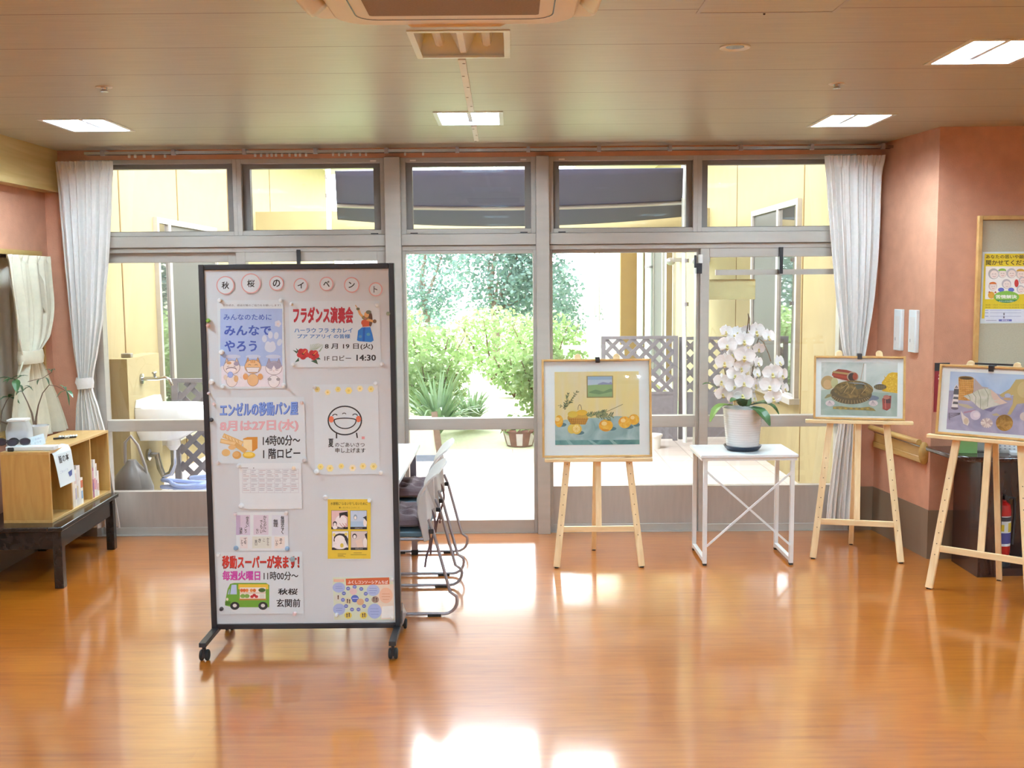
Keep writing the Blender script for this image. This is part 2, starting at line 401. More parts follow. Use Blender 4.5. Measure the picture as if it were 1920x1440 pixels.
class Art:
    """flat artwork facing -Y; fm maps drawing coordinates to (x, z) metres"""
    EPS = 0.00035
    def __init__(s, fm): s.b = MB(); s.fm = fm; s.k = 0
    def _p(s, x, y, l):
        u, v = s.fm(x, y); return (u, -(l + .012 * s.k) * s.EPS, v)
    def poly(s, pts, c, l=1):
        s.k += 1
        s.b.m(ink(c) if isinstance(c, (str, tuple)) else c)
        q = [s._p(x, y, l) for x, y in pts]
        a = sum(q[i][0] * q[(i + 1) % len(q)][2] - q[(i + 1) % len(q)][0] * q[i][2] for i in range(len(q)))
        if a < 0: q.reverse()
        s.b.add(q, [tuple(range(len(q)))]); return s
    def rect(s, x0, y0, x1, y1, c, l=1): return s.poly([(x0, y0), (x1, y0), (x1, y1), (x0, y1)], c, l)
    def ell(s, cx, cy, rx, ry, c, l=1, n=20, rot=0.0, a0=0, a1=360):
        pts = []
        for k in range(n if a1 - a0 >= 360 else n + 1):
            a = math.radians(a0 + (a1 - a0) * k / n); x = rx * math.cos(a); y = ry * math.sin(a)
            pts.append((cx + x * math.cos(rot) - y * math.sin(rot), cy + x * math.sin(rot) + y * math.cos(rot)))
        return s.poly(pts, c, l)
    def line(s, pts, wd, c, l=2):
        for i in range(len(pts) - 1):
            (x0, y0), (x1, y1) = pts[i], pts[i + 1]; dx, dy = x1 - x0, y1 - y0; n = math.hypot(dx, dy) or 1
            ox, oy = -dy / n * wd / 2, dx / n * wd / 2; ex, ey = dx / n * wd * 0.3, dy / n * wd * 0.3
            s.poly([(x0 + ox - ex, y0 + oy - ey), (x1 + ox + ex, y1 + oy + ey), (x1 - ox + ex, y1 - oy + ey), (x0 - ox - ex, y0 - oy - ey)], c, l)
        return s
    def arc(s, cx, cy, rx, ry, a0, a1, wd, c, l=2, n=16):
        return s.line([(cx + rx * math.cos(math.radians(a0 + (a1 - a0) * k / n)), cy + ry * math.sin(math.radians(a0 + (a1 - a0) * k / n))) for k in range(n + 1)], wd, c, l)
    def ring(s, cx, cy, rx, ry, wd, c, l=2, n=28): return s.arc(cx, cy, rx, ry, 0, 360, wd, c, l, n)
    def text(s, body, x0, y0, x1, y1, c, bold=0.0, l=2, skew=0.0):
        vv, ff, we, he = text_geo(body, 0.0)
        s.b.m(ink(c)); hx = bold * .8 / we * (x1 - x0); hy = bold * .8 / he * (y1 - y0)
        for ax, ay in ((0, 0),) if bold < .008 else ((-1, -.7), (1, -.7), (1, .7), (-1, .7)):
            s.k += 1
            q = [s._p(x0 + hx + a * (x1 - x0 - 2 * hx) + ax * hx, y1 - hy - b * (y1 - y0 - 2 * hy) + skew * (a - 0.5) + ay * hy, l) for a, b in vv]
            s.b.add(q, ff)
        return s
    def sheet(s, x0, y0, x1, y1, m, th=0.0006):
        s.b.m(m); u0, v0 = s.fm(x0, y0); u1, v1 = s.fm(x1, y1)
        s.b.box(min(u0, u1), max(u0, u1), -Art.EPS * 0.4, th, min(v0, v1), max(v0, v1)); return s

def zm(ox, oy, k): return lambda x, y: (ox + x / k, oy + y / k)
# ------------------------------------------------------------------ the room
W = 7.17; H = 2.665
XL, XR, YB = -3.17, 5.5, -4.5
CORNER = (2.60, 6.40)            # where the slanted wall meets the wall behind the counter
WALL_R0 = (2.52, W)

b = MB().m(M['floor']); b.add([(XL - .3, YB, 0), (XR, YB, 0), (XR, W + .12, 0), (XL - .3, W + .12, 0)], [(0, 1, 2, 3)])
b.build('floor', sharp=0, kind='structure')

# ceiling with real openings for the recessed lamps
LAMPS = []                        # (x centre, y centre, lit)
for yc in (5.93,): LAMPS += [(-2.41, 6.06, True), (-0.225, 5.93, True), (1.965, 6.12, True)]
LAMPS += [(-2.41, 4.15, True), (-0.185, 4.12, False), (1.96, 4.33, True)]
for yc in (2.0, 0.0, -2.0, -3.8): LAMPS += [(-2.41, yc, True), (-0.2, yc - 0.15, True), (1.96, yc, True)]
LAMPS += [(4.1, 4.3, True), (4.1, 2.0, True), (4.1, -1.0, True)]
LW, LH = 0.362, 0.45
xs = {XL - .3, XR + .1}; ys = {YB - .1, W + .12}
holes = []
for (x, y, lit) in LAMPS:
    holes.append((x - LW / 2, x + LW / 2, y - LH / 2, y + LH / 2)); xs |= {x - LW / 2, x + LW / 2}; ys |= {y - LH / 2, y + LH / 2}
xs = sorted(xs); ys = sorted(ys)
b = MB().m(M['ceiling']); vid = {}
def _v(i, j):
    if (i, j) not in vid: vid[(i, j)] = len(b.v); b.v.append((xs[i], ys[j], H))
    return vid[(i, j)]
for i in range(len(xs) - 1):
    for j in range(len(ys) - 1):
        cx, cy = (xs[i] + xs[i + 1]) / 2, (ys[j] + ys[j + 1]) / 2
        if any(h[0] < cx < h[1] and h[2] < cy < h[3] for h in holes): continue
        b.f.append((_v(i, j), _v(i, j + 1), _v(i + 1, j + 1), _v(i + 1, j))); b.mi.append(0)
b.build('ceiling', sharp=0, kind='structure')
MB().m(M['palewall']).box(XL - .4, XR + .3, YB - .3, W + .1, H + .16, H + .3).build('roof', kind='structure')

# left wall with its window opening
WY0, WY1, WZ0, WZ1 = 4.95, 7.06, 0.80, 1.985
b = MB().m(M['salmon'])
b.box(XL - .24, XL, YB - .1, WY0, 0.31, H + .16); b.box(XL - .24, XL, WY1, W + .1, 0.31, H + .16)
b.box(XL - .24, XL, WY0, WY1, 0.31, WZ0); b.box(XL - .24, XL, WY0, WY1, WZ1, H + .16)
b.build('wall_left', kind='structure')
MB().m(M['brownbase']).box(XL - .24, XL + .004, YB - .1, W + .1, 0, 0.31).build('baseboard_left', kind='structure')
b = MB().m(M['goldwood'])
b.box(XL - .235, XL + .012, WY0, WY1, WZ1 - .03, WZ1); b.box(XL - .235, XL + .012, WY0, WY1, WZ0, WZ0 + .03)
b.box(XL - .235, XL + .004, WY1 - .025, WY1, WZ0 + .03, WZ1 - .03); b.box(XL - .235, XL + .004, WY0, WY0 + .025, WZ0 + .03, WZ1 - .03)
b.build('trim_1', kind='structure')
r_ = struct('window_6')
b = MB().m(M['alu'])
b.box(XL - .23, XL - .19, WY0 + .02, WY1 - .02, WZ0 + .03, WZ0 + .07); b.box(XL - .23, XL - .19, WY0 + .02, WY1 - .02, WZ1 - .07, WZ1 - .03)
for y in (WY0 + .03, (WY0 + WY1) / 2 - .02, WY1 - .07): b.box(XL - .229, XL - .191, y, y + .04, WZ0 + .05, WZ1 - .05)
b.build('frame', parent=r_)
MB().m(M['glass']).box(XL - .213, XL - .207, WY0 + .04, WY1 - .04, WZ0 + .05, WZ1 - .05).build('pane', parent=r_)
# pale wooden beam along the left wall
MB().m(M['beamwood']).box(XL - .01, -3.07, YB, W, 2.385, H).build('trim_2', kind='structure')

# window wall: narrow strip above the frames and the returns at both ends
FL, FR, FT = -2.92, 2.35, 2.60
b = MB().m(M['salmon'])
b.box(XL, FL, W, W + .18, 0.31, H + .16); b.box(FR, WALL_R0[0] + .1, W, W + .18, 0.31, H + .16); b.box(FL, FR, W, W + .18, FT, H + .16)
b.build('wall_back', kind='structure')
b = MB().m(M['brownbase']); b.box(XL, FL, W - .004, W + .18, 0, .31); b.box(FR, WALL_R0[0] + .1, W - .004, W + .18, 0, .31)
b.build('baseboard_back', kind='structure')
# slanted right wall, wall behind the counter
def quadwall(name, p, q, th, z0, z1, m):
    p = Vector((*p, 0)); q = Vector((*q, 0)); a = (q - p).normalized(); n = Vector((a.y, -a.x, 0)) * th
    b = MB().m(m); c = [p, q, q + n, p + n]
    b.add([(v.x, v.y, z0) for v in c] + [(v.x, v.y, z1) for v in c], [(0, 3, 2, 1), (4, 5, 6, 7), (0, 1, 5, 4), (1, 2, 6, 5), (2, 3, 7, 6), (3, 0, 4, 7)])
    return b.build(name, kind='structure', sharp=30)
quadwall('wall_right', CORNER, WALL_R0, .1, .31, H + .16, M['salmon'])
quadwall('baseboard_right', (CORNER[0] - .004, CORNER[1] - .004), (WALL_R0[0] - .004, W), .1, 0, .31, M['brownbase'])
b = MB().m(M['salmon']).box(CORNER[0] + .002, XR, CORNER[1], CORNER[1] + .6, .31, H + .16); b.build('wall_counter', kind='structure')
MB().m(M['brownbase']).box(CORNER[0], XR, CORNER[1] - .004, CORNER[1] + .6, 0, .31).build('baseboard_counter', kind='structure')
MB().m(M['whitewall']).box(XR, XR + .2, YB - .1, CORNER[1] + .6, 0, H + .16).build('wall_far_right', kind='structure')
MB().m(M['whitewall']).box(XL - .24, XR + .2, YB - .2, YB, 0, H + .16).build('wall_behind', kind='structure')

# ------------------------------------------------------------------ glazed front: mullions, beam, transoms, door leaves
def fx(px, py=650): return PY(px, py, W)[0]
def fz(py): return PY(960, py, W)[2]
ML0, ML1, MR0, MR1 = -0.853, -0.745, 0.172, 0.262
b = MB().m(M['alu'])
for (x0, x1) in ((ML0, ML1), (MR0, MR1)): b.box(x0, x1, W - .05, W + .13, 0, FT)
b.build('trim_3', kind='structure', bevel=.004)
b = MB().m(M['alu'])
for (x0, x1) in ((FL, ML0), (ML1, MR0), (MR1, FR)):
    b.box(x0, x1, W - .02, W + .13, 2.007, 2.083); b.box(x0, x1, W + .0, W + .13, 1.972, 2.005)
b.build('trim_4', kind='structure', bevel=.003)
b = MB().m(M['alu']); b.box(FL - .0, FL + .03, W + .0, W + .13, 0, FT); b.box(FR - .03, FR, W + .0, W + .13, 0, FT)
b.build('trim_5', kind='structure')

def pane(name, x0, x1, z0, z1, fr, inner, y=W, kick=None, rail=None, bottom=None, glass_y=.075, extra=None, top=None):
    """an aluminium leaf or fixed light: outer frame, darker inner sash, rails, glass"""
    o = struct(name); b = MB().m(M['alu']); tp = top or fr
    d0, d1 = y + .005, y + .09
    b.box(x0, x0 + fr, d0, d1, z0, z1); b.box(x1 - fr, x1, d0, d1, z0, z1)
    b.box(x0 + fr, x1 - fr, d0, d1, z1 - tp, z1); b.box(x0 + fr, x1 - fr, d0, d1, z0, z0 + (bottom or fr))
    gz0 = z0 + (bottom or fr); gz1 = z1 - tp
    b.build('frame', parent=o, bevel=.002)
    if rail:
        MB().m(M['alu']).box(x0 + fr, x1 - fr, d0 + .004, d1 - .004, rail[0], rail[1]).build('middle_rail', parent=o, bevel=.002)
    if kick:
        MB().m(M['steel']).box(x0 + fr, x1 - fr, d0 + .012, d1 - .012, gz0, kick).build('kick_plate', parent=o)
        gz0 = kick
    if inner:
        b = MB().m(M['aludark'])
        a0, a1, c0, c1 = x0 + fr, x1 - fr, gz0, gz1; e0, e1 = y + .045, y + .10
        b.box(a0, a0 + inner[0], e0, e1, c0, c1); b.box(a1 - inner[0], a1, e0, e1, c0, c1)
        b.box(a0 + inner[0], a1 - inner[0], e0, e1, c1 - inner[1], c1); b.box(a0 + inner[0], a1 - inner[0], e0, e1, c0, c0 + .006)
        b.build('sash', parent=o)
    b = MB().m(M['glass'])
    spans = [(gz0, gz1)] if not rail else [(gz0, rail[0]), (rail[1], gz1)]
    for (q0, q1) in spans: b.box(x0 + fr, x1 - fr, y + glass_y - .003, y + glass_y + .003, q0, q1)
    b.build('pane', parent=o)
    if extra: extra(o)
    return o

# transom lights (five)
def latch(xa):
    def f(o):
        b = MB().m(M['black'])
        for x in xa: b.box(x - .025, x + .025, W - .001, W + .02, 2.088, 2.094)
        b.build('hinge', parent=o)
        b = MB().m(M['whiteplastic'])
        for x in xa: b.box(x - .02, x + .02, W - .002, W + .006, 2.575, 2.585)
        b.build('catch', parent=o)
    return f
pane('window_1', FL + .03, -1.862, 2.085, FT, .028, (.045, .03))
pane('window_2', -1.862, ML0, 2.085, FT, .032, (.05, .03), extra=latch([-.93]))
pane('window_3', ML1, MR0, 2.085, FT, .032, (.042, .026), extra=latch([-.66, .09]))
pane('window_4', MR1, 1.275, 2.085, FT, .030, (.042, .026), extra=latch([.35]))
pane('window_5', 1.275, FR - .03, 2.085, FT, .030, (.045, .03))
# door leaves
def stopper(x):
    def f(o): MB().m(M['black']).box(x - .011, x + .011, W - .03, W + .01, 1.80, 1.985).build('door_stop', parent=o)
    return f
def lock_and_bar(o):
    MB().m(M['alu']).box(1.41, FR - .055, W + .03, W + .06, 1.789, 1.826).build('glazing_bar', parent=o)
    MB().m(M['black']).box(1.832, 1.856, W - .03, W + .02, 1.795, 1.975).build('door_stop', parent=o)
def handle(o):
    b = MB().m(M['black']); b.box(1.248, 1.262, W - .045, W - .02, 1.84, 1.925); b.build('door_catch', parent=o)
    b = MB().m(M['black']); b.box(1.262, 1.30, W - .05, W + .01, 1.80, 1.87); b.m(M['whiteplastic']).box(1.285, 1.305, W - .045, W + .01, 1.872, 1.93); b.build('catch_housing', parent=o)
pane('door_1', FL + .03, -1.885, 0.0, 1.972, .06, None, y=W + .03, kick=.305, rail=(.735, .813), bottom=.05, top=.065)
pane('door_2', -1.885, ML0, 0.0, 1.972, .065, None, kick=.31, rail=(.735, .813), bottom=.05, extra=stopper(-1.45))
pane('door_3', ML1, MR0, 0.0, 1.972, .022, None, rail=(.732, .812), bottom=.092)
pane('door_4', MR1, 1.30, 0.0, 1.972, .024, None, y=W + .03, kick=.32, rail=(.735, .815), bottom=.05, extra=handle)
pane('door_5', 1.30, FR - .03, 0.0, 1.972, .06, None, kick=.32, rail=(.735, .815), bottom=.05, extra=lock_and_bar)
b = MB().m(M['steel']); b.box(FL, FR, W - .01, W + .13, -.02, .004); b.build('trim_6', kind='structure')

# ------------------------------------------------------------------ ceiling fittings
def ceiling_light(x, y, lit, label, group):
    o = thing('ceiling_light', label, 'ceiling light', (x, y, H), 0, group)
    a, c = LW / 2, LH / 2
    b = MB().m(M['white'])
    t = .016
    b.box(-a - .008, a + .008, -c - .008, -c + t, -.004, .004); b.box(-a - .008, a + .008, c - t, c + .008, -.004, .004)
    b.box(-a - .008, -a + t, -c + t, c - t, -.004, .004); b.box(a - t, a + .008, -c + t, c - t, -.004, .004)
    b.build('frame', parent=o)
    b = MB().m(M['reflector'])
    z = .10
    b.add([(-a, -c, .004), (a, -c, .004), (a, c, .004), (-a, c, .004), (-a + .03, -c + .05, z), (a - .03, -c + .05, z), (a - .03, c - .05, z), (-a + .03, c - .05, z)],
          [(4, 5, 6, 7), (0, 1, 5, 4), (1, 2, 6, 5), (2, 3, 7, 6), (3, 0, 4, 7)])
    # ridge between the two tubes
    b.add([(-.012, -c + .02, .012), (.012, -c + .02, .012), (.012, c - .02, .012), (-.012, c - .02, .012), (-.06, -c + .05, z - .001), (.06, -c + .05, z - .001), (.06, c - .05, z - .001), (-.06, c - .05, z - .001)],
          [(0, 3, 2, 1), (0, 1, 5, 4), (1, 2, 6, 5), (2, 3, 7, 6), (3, 0, 4, 7)])
    b.build('reflector', parent=o, sharp=20)
    for sx in (-1, 1):
        bb = MB().m(M['tube_on'] if lit else M['tube_off'])
        bb.tube([(sx * .095, -c + .055, .05), (sx * .095, c - .055, .05)], .021, 8)
        bb.build('fluorescent_tube', parent=o)
    return o
_names = {(0): 'lit square ceiling light over the bookcase corner by the white curtain', 1: 'lit square ceiling light nearest the middle transom window',
          2: 'lit square ceiling light in front of the curtain beside the salmon wall', 4: 'unlit square ceiling light with two bare tubes below the air conditioner',
          5: 'large bright square ceiling light near the poster board corner'}
for k, (x, y, lit) in enumerate(LAMPS):
    ceiling_light(x, y, lit, _names.get(k, 'lit square ceiling light further back in the lobby'), 'recessed square ceiling lights' if k in _names else 'square ceiling lights back in the lobby')

# ceiling air conditioner
o = thing('air_conditioner', 'beige ceiling cassette air conditioner with brown filter grille above the unlit lamp', 'air conditioner', (-.18, 3.19, H))
def rrect(hx, hy, r, n=5):
    pts = []
    for (sx, sy, a0) in ((1, 1, 0), (-1, 1, 90), (-1, -1, 180), (1, -1, 270)):
        for k in range(n + 1):
            a = math.radians(a0 + 90 * k / n); pts.append((sx * (hx - r) + r * math.cos(a), sy * (hy - r) + r * math.sin(a)))
    return pts
up = lambda a, c, d: (a, c, d)
MB().m(M['ac']).prism(rrect(.475, .475, .03), -.012, -.001, up).build('body', parent=o, bevel=.004)
MB().m(M['ac']).prism(rrect(.40, .475, .12), -.035, -.012, up).build('panel', parent=o, bevel=.006)
MB().m(M['acdark']).prism(rrect(.278, .33, .012), -.040, -.035, up).build('filter_grille', parent=o)
b = MB().m(M['black']); pp = rrect(.325, .40, .07)
for k in range(len(pp)): b.bar((*pp[k], -.0352), (*pp[(k + 1) % len(pp)], -.0352), .004, .002, up=(0, 0, 1))
b.build('panel_seam', parent=o)
for s in (-1, 1):
    bb = MB().m(M['ac']); bb.grid(lambda u, v, s=s: (s * (.412 + .05 * u), -.30 + .6 * v, -.012 - .05 * math.sin(u * 1.5) * (1 - .3 * abs(2 * v - 1) ** 3)), 5, 12)
    bb.build('louver', parent=o, solid=.004)
bb = MB().m(M['goldwood']); bb.grid(lambda u, v: (-.235 + .40 * u, .485 + .035 * v, -.03 - .06 * v * (1 - abs(2 * u - 1) ** 6 * .9)), 16, 4)
bb = MB().m(M['ac']); bb.grid(lambda u, v: ((u - .5) * (.30 + .12 * (1 - v)), .462 + .012 * v, -.016 - .026 * v), 16, 4)
bb.build('louver', parent=o, solid=.004)

o = thing('downlight', 'small round unlit downlight with white ring in the ceiling', 'downlight', (.888, 4.20, H))
MB().m(M['white']).lathe([(.036, .0), (.056, -.006), (.060, -.004), (.060, .0)], n=28).build('ring', parent=o)
MB().m(M['chrome']).lathe([(.036, -.001), (.028, .05), (.012, .06)], n=24).build('reflector', parent=o)
MB().m(M['tube_off']).ball((0, 0, .028), .014).build('bulb', parent=o)
for (px, py, lab) in ((195, 163, 'round sprinkler head in the ceiling above the bookcase'), (1569, 157, 'round sprinkler head in the ceiling above the turtle picture')):
    p = PZ(px, py, H); o = thing('sprinkler_head', lab, 'sprinkler', (p.x, p.y, H), 0, 'ceiling sprinklers')
    MB().m(M['whiteplastic']).lathe([(.0, -.004), (.036, -.003), (.038, 0)], n=24).build('cover', parent=o)
    MB().m(M['chrome']).lathe([(.016, -.004), (.012, -.012), (.018, -.022), (.0, -.024)], n=16).build('nozzle', parent=o)
p = PZ(1433, 24, H)
tag(MB().m(M['black']).lathe([(.004, 0), (.004, -.006), (0, -.008)], c=(0, 0, 0), n=10).build('ceiling_hook', loc=(0, 0, 0)), 'tiny dark hook in the ceiling by the access panel', 'hook').location = (p.x, p.y, H)
# access hatch with aluminium edge
o = thing('ceiling_hatch', 'square ceiling access hatch edged with thin metal strips', 'hatch', (.88, 3.45, H))
b = MB().m(M['alu'])
for x in (-.232, .232): b.box(x - .006, x + .006, -.226, .226, -.003, .001)
for y in (-.22, .22): b.box(-.226, .226, y - .006, y + .006, -.003, .001)
b.build('edge_strip', parent=o)
MB().m(M['ceiling']).box(-.226, .226, -.214, .214, -.0015, .001).build('lid', parent=o, sharp=0)
# strip running along the ceiling to the window wall
p0, p1 = PZ(868, 110, H), PZ(885, 264, H)
o = thing('ceiling_strip', 'narrow white strip with brown dots running along the ceiling', 'strip', (p0.x, 4.37, H))
for (ya, yb) in ((0, 1.30), (1.82, 2.46)):
    MB().m(M['whiteplastic']).bar((-.005 - .02 * ya / 2.4, ya, -.003), (-.005 - .02 * yb / 2.4, yb, -.003), .03, .006, up=(0, 0, 1)).build('strip', parent=o)
b = MB().m(M['stem'])
for k in range(10):
    y = .07 + k * .265
    if 1.3 < y < 1.82: continue
    b.lathe([(.0, -.0066), (.007, -.0066), (.007, -.0055)], c=(-.005 - .02 * y / 2.4 + .006 * (-1) ** k, y, 0), n=10)
b.build('dots', parent=o)
# ------------------------------------------------------------------ the courtyard outside
random.seed(5)
G = -.02
MB().m(M['ground']).add([(-40, W + .1, G - .03), (40, W + .1, G - .03), (40, 80, G - .03), (-40, 80, G - .03)], [(0, 1, 2, 3)]).build('ground', sharp=0, kind='structure')
MB().m(M['deck']).box(-3.3, 2.6, W + .13, 11.0, G - .06, G).box(.7, 2.6, 11.0, 13.5, G - .06, G).build('terrace', sharp=0, kind='structure')
b = MB().m(M['path']); b.box(-.9, .45, 11.0, 26, G - .05, G - .005); b.build('garden_path', sharp=0, kind='structure')
XWL, XWR = -3.2, 2.5
MB().m(M['yellowwall']).box(XWL - 3, XWL, W + .2, 19, -.1, 3.7).build('wall_courtyard_left', kind='structure')
MB().m(M['yellowwall']).box(XWL, -3.06, 8.25, 9.0, -.1, 1.17).build('sink_pier', kind='structure')
MB().m(M['yellowwall']).box(XWR, XWR + 3, W + .2, 18.6, -.1, 3.7).build('wall_courtyard_right', kind='structure')
b = MB().m(M['shadejointwall']).box(1.95, 3.4, 18.6, 18.8, -.1, 6); b.m(M['palewall']).box(1.95, 5.5, 18.8, 27, -.1, 6)  # one wing: front toned down for shade, side paled for overexposure
b.build('wall_garden_wing', kind='structure')
MB().m(M['yellowwall']).box(XWL, XWR, 13.2, 13.45, 2.28, 2.66).build('beam_courtyard', kind='structure')
b = MB().m(M['palewall']); b.box(XWL - 3, XWL + .9, W + .2, 18.9, 3.7, 3.85); b.box(XWR - 1.4, XWR + 3, W + .2, 18.5, 3.7, 3.85); b.box(XWL, XWR, W + .1, 7.9, 2.82, 2.97)
b.build('added_shade_eaves', kind='structure')  # eaves added above the view to keep sky light off the walls
# render joints
b = MB().m(M['shadejointwall'])
for y in (8.6, 10.1, 11.9, 14.0):
    b.box(XWL, XWL + .004, y, y + .02, 0, 3.7)
for y in (8.95, 11.6): b.box(XWR - .004, XWR, y, y + .02, 0, 3.7)
b.build('trim_7', kind='structure')
M['mirrorglass'] = None
def darkpane():
    m, t, bb = newmat('window_pane_with_room_behind')
    nz = N(t, 'ShaderNodeTexNoise', Scale=2.0); t.links.new(coords(t), nz.inputs['Vector'])
    t.links.new(ramp(t, nz.outputs['Fac'], [(0.3, '#3f3e3b'), (0.7, '#52504c')]), bb.inputs['Base Color'])
    bb.inputs['Roughness'].default_value = .03; bb.inputs['Specular IOR Level'].default_value = 1.0; bb.inputs['Coat Weight'].default_value = 1.0; bb.inputs['Coat IOR'].default_value = 1.9
    bb.inputs['Coat Roughness'].default_value = .02
    return m
M['mirrorglass'] = darkpane()
def wing_window(name, x, s, y0, y1, z0, z1, blind=True, ym=None):
    """window on a wing wall at x; s = +1 when the wall faces +x"""
    o = struct(name); d = lambda a: (min(x, x + s * a), max(x, x + s * a))
    ym = ym or (y0 + y1) / 2; b = MB().m(M['alu']); x0, x1 = d(.04); t = .05
    b.box(x0, x1, y0, y1, z1 - t, z1); b.box(x0, x1, y0, y0 + t, z0, z1 - t); b.box(x0, x1, y1 - t, y1, z0, z1 - t); b.box(x0, x1, ym - t * .7, ym + t * .7, z0, z1 - t)
    b.build('frame', parent=o)
    x0, x1 = d(.09); MB().m(M['alu']).box(x0, x1, y0 - .03, y1 + .03, z0 - .05, z0).build('sill', parent=o)
    x0, x1 = d(.02)
    MB().m(M['mirrorglass']).box(x0, x1, y0 + t, ym - t * .7, z0, z1 - t).build('pane', parent=o)
    MB().m(ink('#4b4945', .5) if blind else M['mirrorglass']).box(x0, x1, ym + t * .7, y1 - t, z0, z1 - t).build('pane', parent=o)
    return o
wing_window('window_7', XWL, 1, 9.40, 11.3, .35, 2.36, ym=9.74)
wing_window('window_8', XWR, -1, 9.02, 10.75, .72, 2.45, ym=9.70)
wing_window('window_9', XWR, -1, 15.9, 18.2, .1, 2.35)
wing_window('window_10', 1.95, -1, 21.6, 24.2, .9, 2.6, False)
# downpipes, wall lamps, poles
def pipe(name, label, cat, pts, r, brackets=(), group=None):
    o = thing(name, label, cat, pts[0], 0, group)
    b = MB().m(M['white']); p0 = Vector(pts[0]); b.tube([Vector(p) - p0 for p in pts], r, 10); b.build('pipe', parent=o)
    for z in brackets:
        b = MB().m(M['tubegrey']); b.lathe([(r + .006, -.02), (r + .006, .02)], c=(pts[0][0] - p0.x, pts[0][1] - p0.y, z - p0.z), n=12); b.build('clamp', parent=o)
    return o
pipe('downpipe', 'white downpipe on the shaded yellow wall beyond the lattice', 'downpipe', [(2.28, 18.45, G), (2.28, 18.45, 5)], .06, (2.6, 4), 'courtyard downpipes')
pipe('downpipe', 'white downpipe with bent top beside the far glazed door', 'downpipe', [(2.40, 18.2, G), (2.40, 18.2, 2.35), (2.42, 18.2, 2.5)], .07, (2.0,), 'courtyard downpipes')
pipe('awning_post', 'slender white awning post with dark clamps in front of the lattice', 'post', [(1.90, 11.35, G), (1.86, 11.35, 3.3)], .024, (1.50, 1.97, 2.7), 'awning posts')
pipe('awning_post', 'slender white awning post seen through the transom over the notice board', 'post', [(-1.96, 11.35, G), (-1.96, 11.35, 3.4)], .03, (2.7, 2.9), 'awning posts')
for (y, z, lab) in ((15.4, 2.06, 'grey wall lamp on the yellow wall near the awning post'), (13.2, 2.02, 'grey wall lamp beside the top of the awning post')):
    o = thing('wall_lamp', lab, 'wall lamp', (XWR - .11, y, z), 0, 'outdoor wall lamps')
    MB().m(M['tubegrey']).box(-.01, .11, -.06, .06, -.03, .03).build('bracket', parent=o); MB().m(M['tubegrey']).ball((-.04, 0, -.02), .07, sc=(1, .9, .8)).build('lamp_head', parent=o)
# awning
o = thing('awning', 'sagging grey cloth awning stretched across the courtyard between posts', 'awning', (0, 11.3, 2.7))
def aw(u, v):
    y = 10.0 + 3.0 * v; x = (-1.66 + 3.3 * u) * (1 + .29 * v); s = 4 * u * (1 - u)
    z = 2.83 + (-.015 + (2.56 - 2.83) * v) - .10 * s * (v ** .8) - .05 * math.sin(v * math.pi) * (1 - .2 * s)
    return (x, y - 11.3, z - 2.7)
MB().m(M['awning']).grid(aw, 28, 14).build('cloth', parent=o, solid=.006)
b = MB().m(M['alu']); b.tube([aw(u / 20, .5)[:2] + (aw(u / 20, .5)[2] - .025,) for u in range(21)], .022, 8); b.build('cross_bar', parent=o)
# lattice fences
def lattice(name, label, x0, x1, y, h, solid_h, pitch, wd, group):
    o = thing(name, label, 'fence', ((x0 + x1) / 2, y, G), 0, group); hw = (x1 - x0) / 2
    b = MB().m(M['lattice']); t = .05
    b.box(-hw, -hw + t, -.02, .02, 0, h); b.box(hw - t, hw, -.02, .02, 0, h); b.box(-hw + t, hw - t, -.02, .02, h - t * .7, h); b.box(-hw + t, hw - t, -.02, .02, solid_h, solid_h + t * .6)
    b.build('frame', parent=o)
    if solid_h > .08: MB().m(M['lattice']).box(-hw + t, hw - t, -.012, .012, .02, solid_h).build('lower_panel', parent=o)
    b = MB().m(M['lattice']); z0, z1 = solid_h + t * .6, h - t * .7; a0, a1 = -hw + t, hw - t; hh = z1 - z0
    for sg, yy in ((1, -.006), (-1, .006)):
        k = a0 - hh
        while k < a1 + hh:
            # the line x = k + s, z = z0 + s (or z1 - s)
            s0 = max(0, a0 - k); s1 = min(hh, a1 - k)
            if s1 - s0 > .01:
                f = (lambda s_: (k + s_, yy, z0 + s_)) if sg > 0 else (lambda s_: (k + s_, yy, z1 - s_))
                b.bar(f(s0), f(s1), wd, .010, up=(0, 1, 0))
            k += pitch
    b.build('lattice', parent=o); return o
lattice('lattice_fence', 'grey lattice fence with solid lower half behind the white awning post', .99, 1.84, 11.5, 1.17, .52, .148, .042, 'lattice fences')
lattice('lattice_fence', 'grey lattice fence panel behind the orchid', 1.87, 2.48, 11.62, 1.15, .5, .148, .042, 'lattice fences')
lattice('lattice_fence', 'grey lattice fence behind the outdoor sink', -2.97, -1.7, 9.05, .96, .03, .155, .045, 'lattice fences')
# railing far out
o = thing('deck_railing', 'pale low railing beyond the lattice fence', 'railing', (1.2, 15.5, G))
b = MB().m(M['white']); b.box(-.45, .55, -.03, .03, .78, .83); b.build('top_rail', parent=o)
for x in (-.40, -.02, .45): MB().m(M['white']).box(x - .03, x + .03, -.02, .02, -.03, .78).build('post', parent=o)
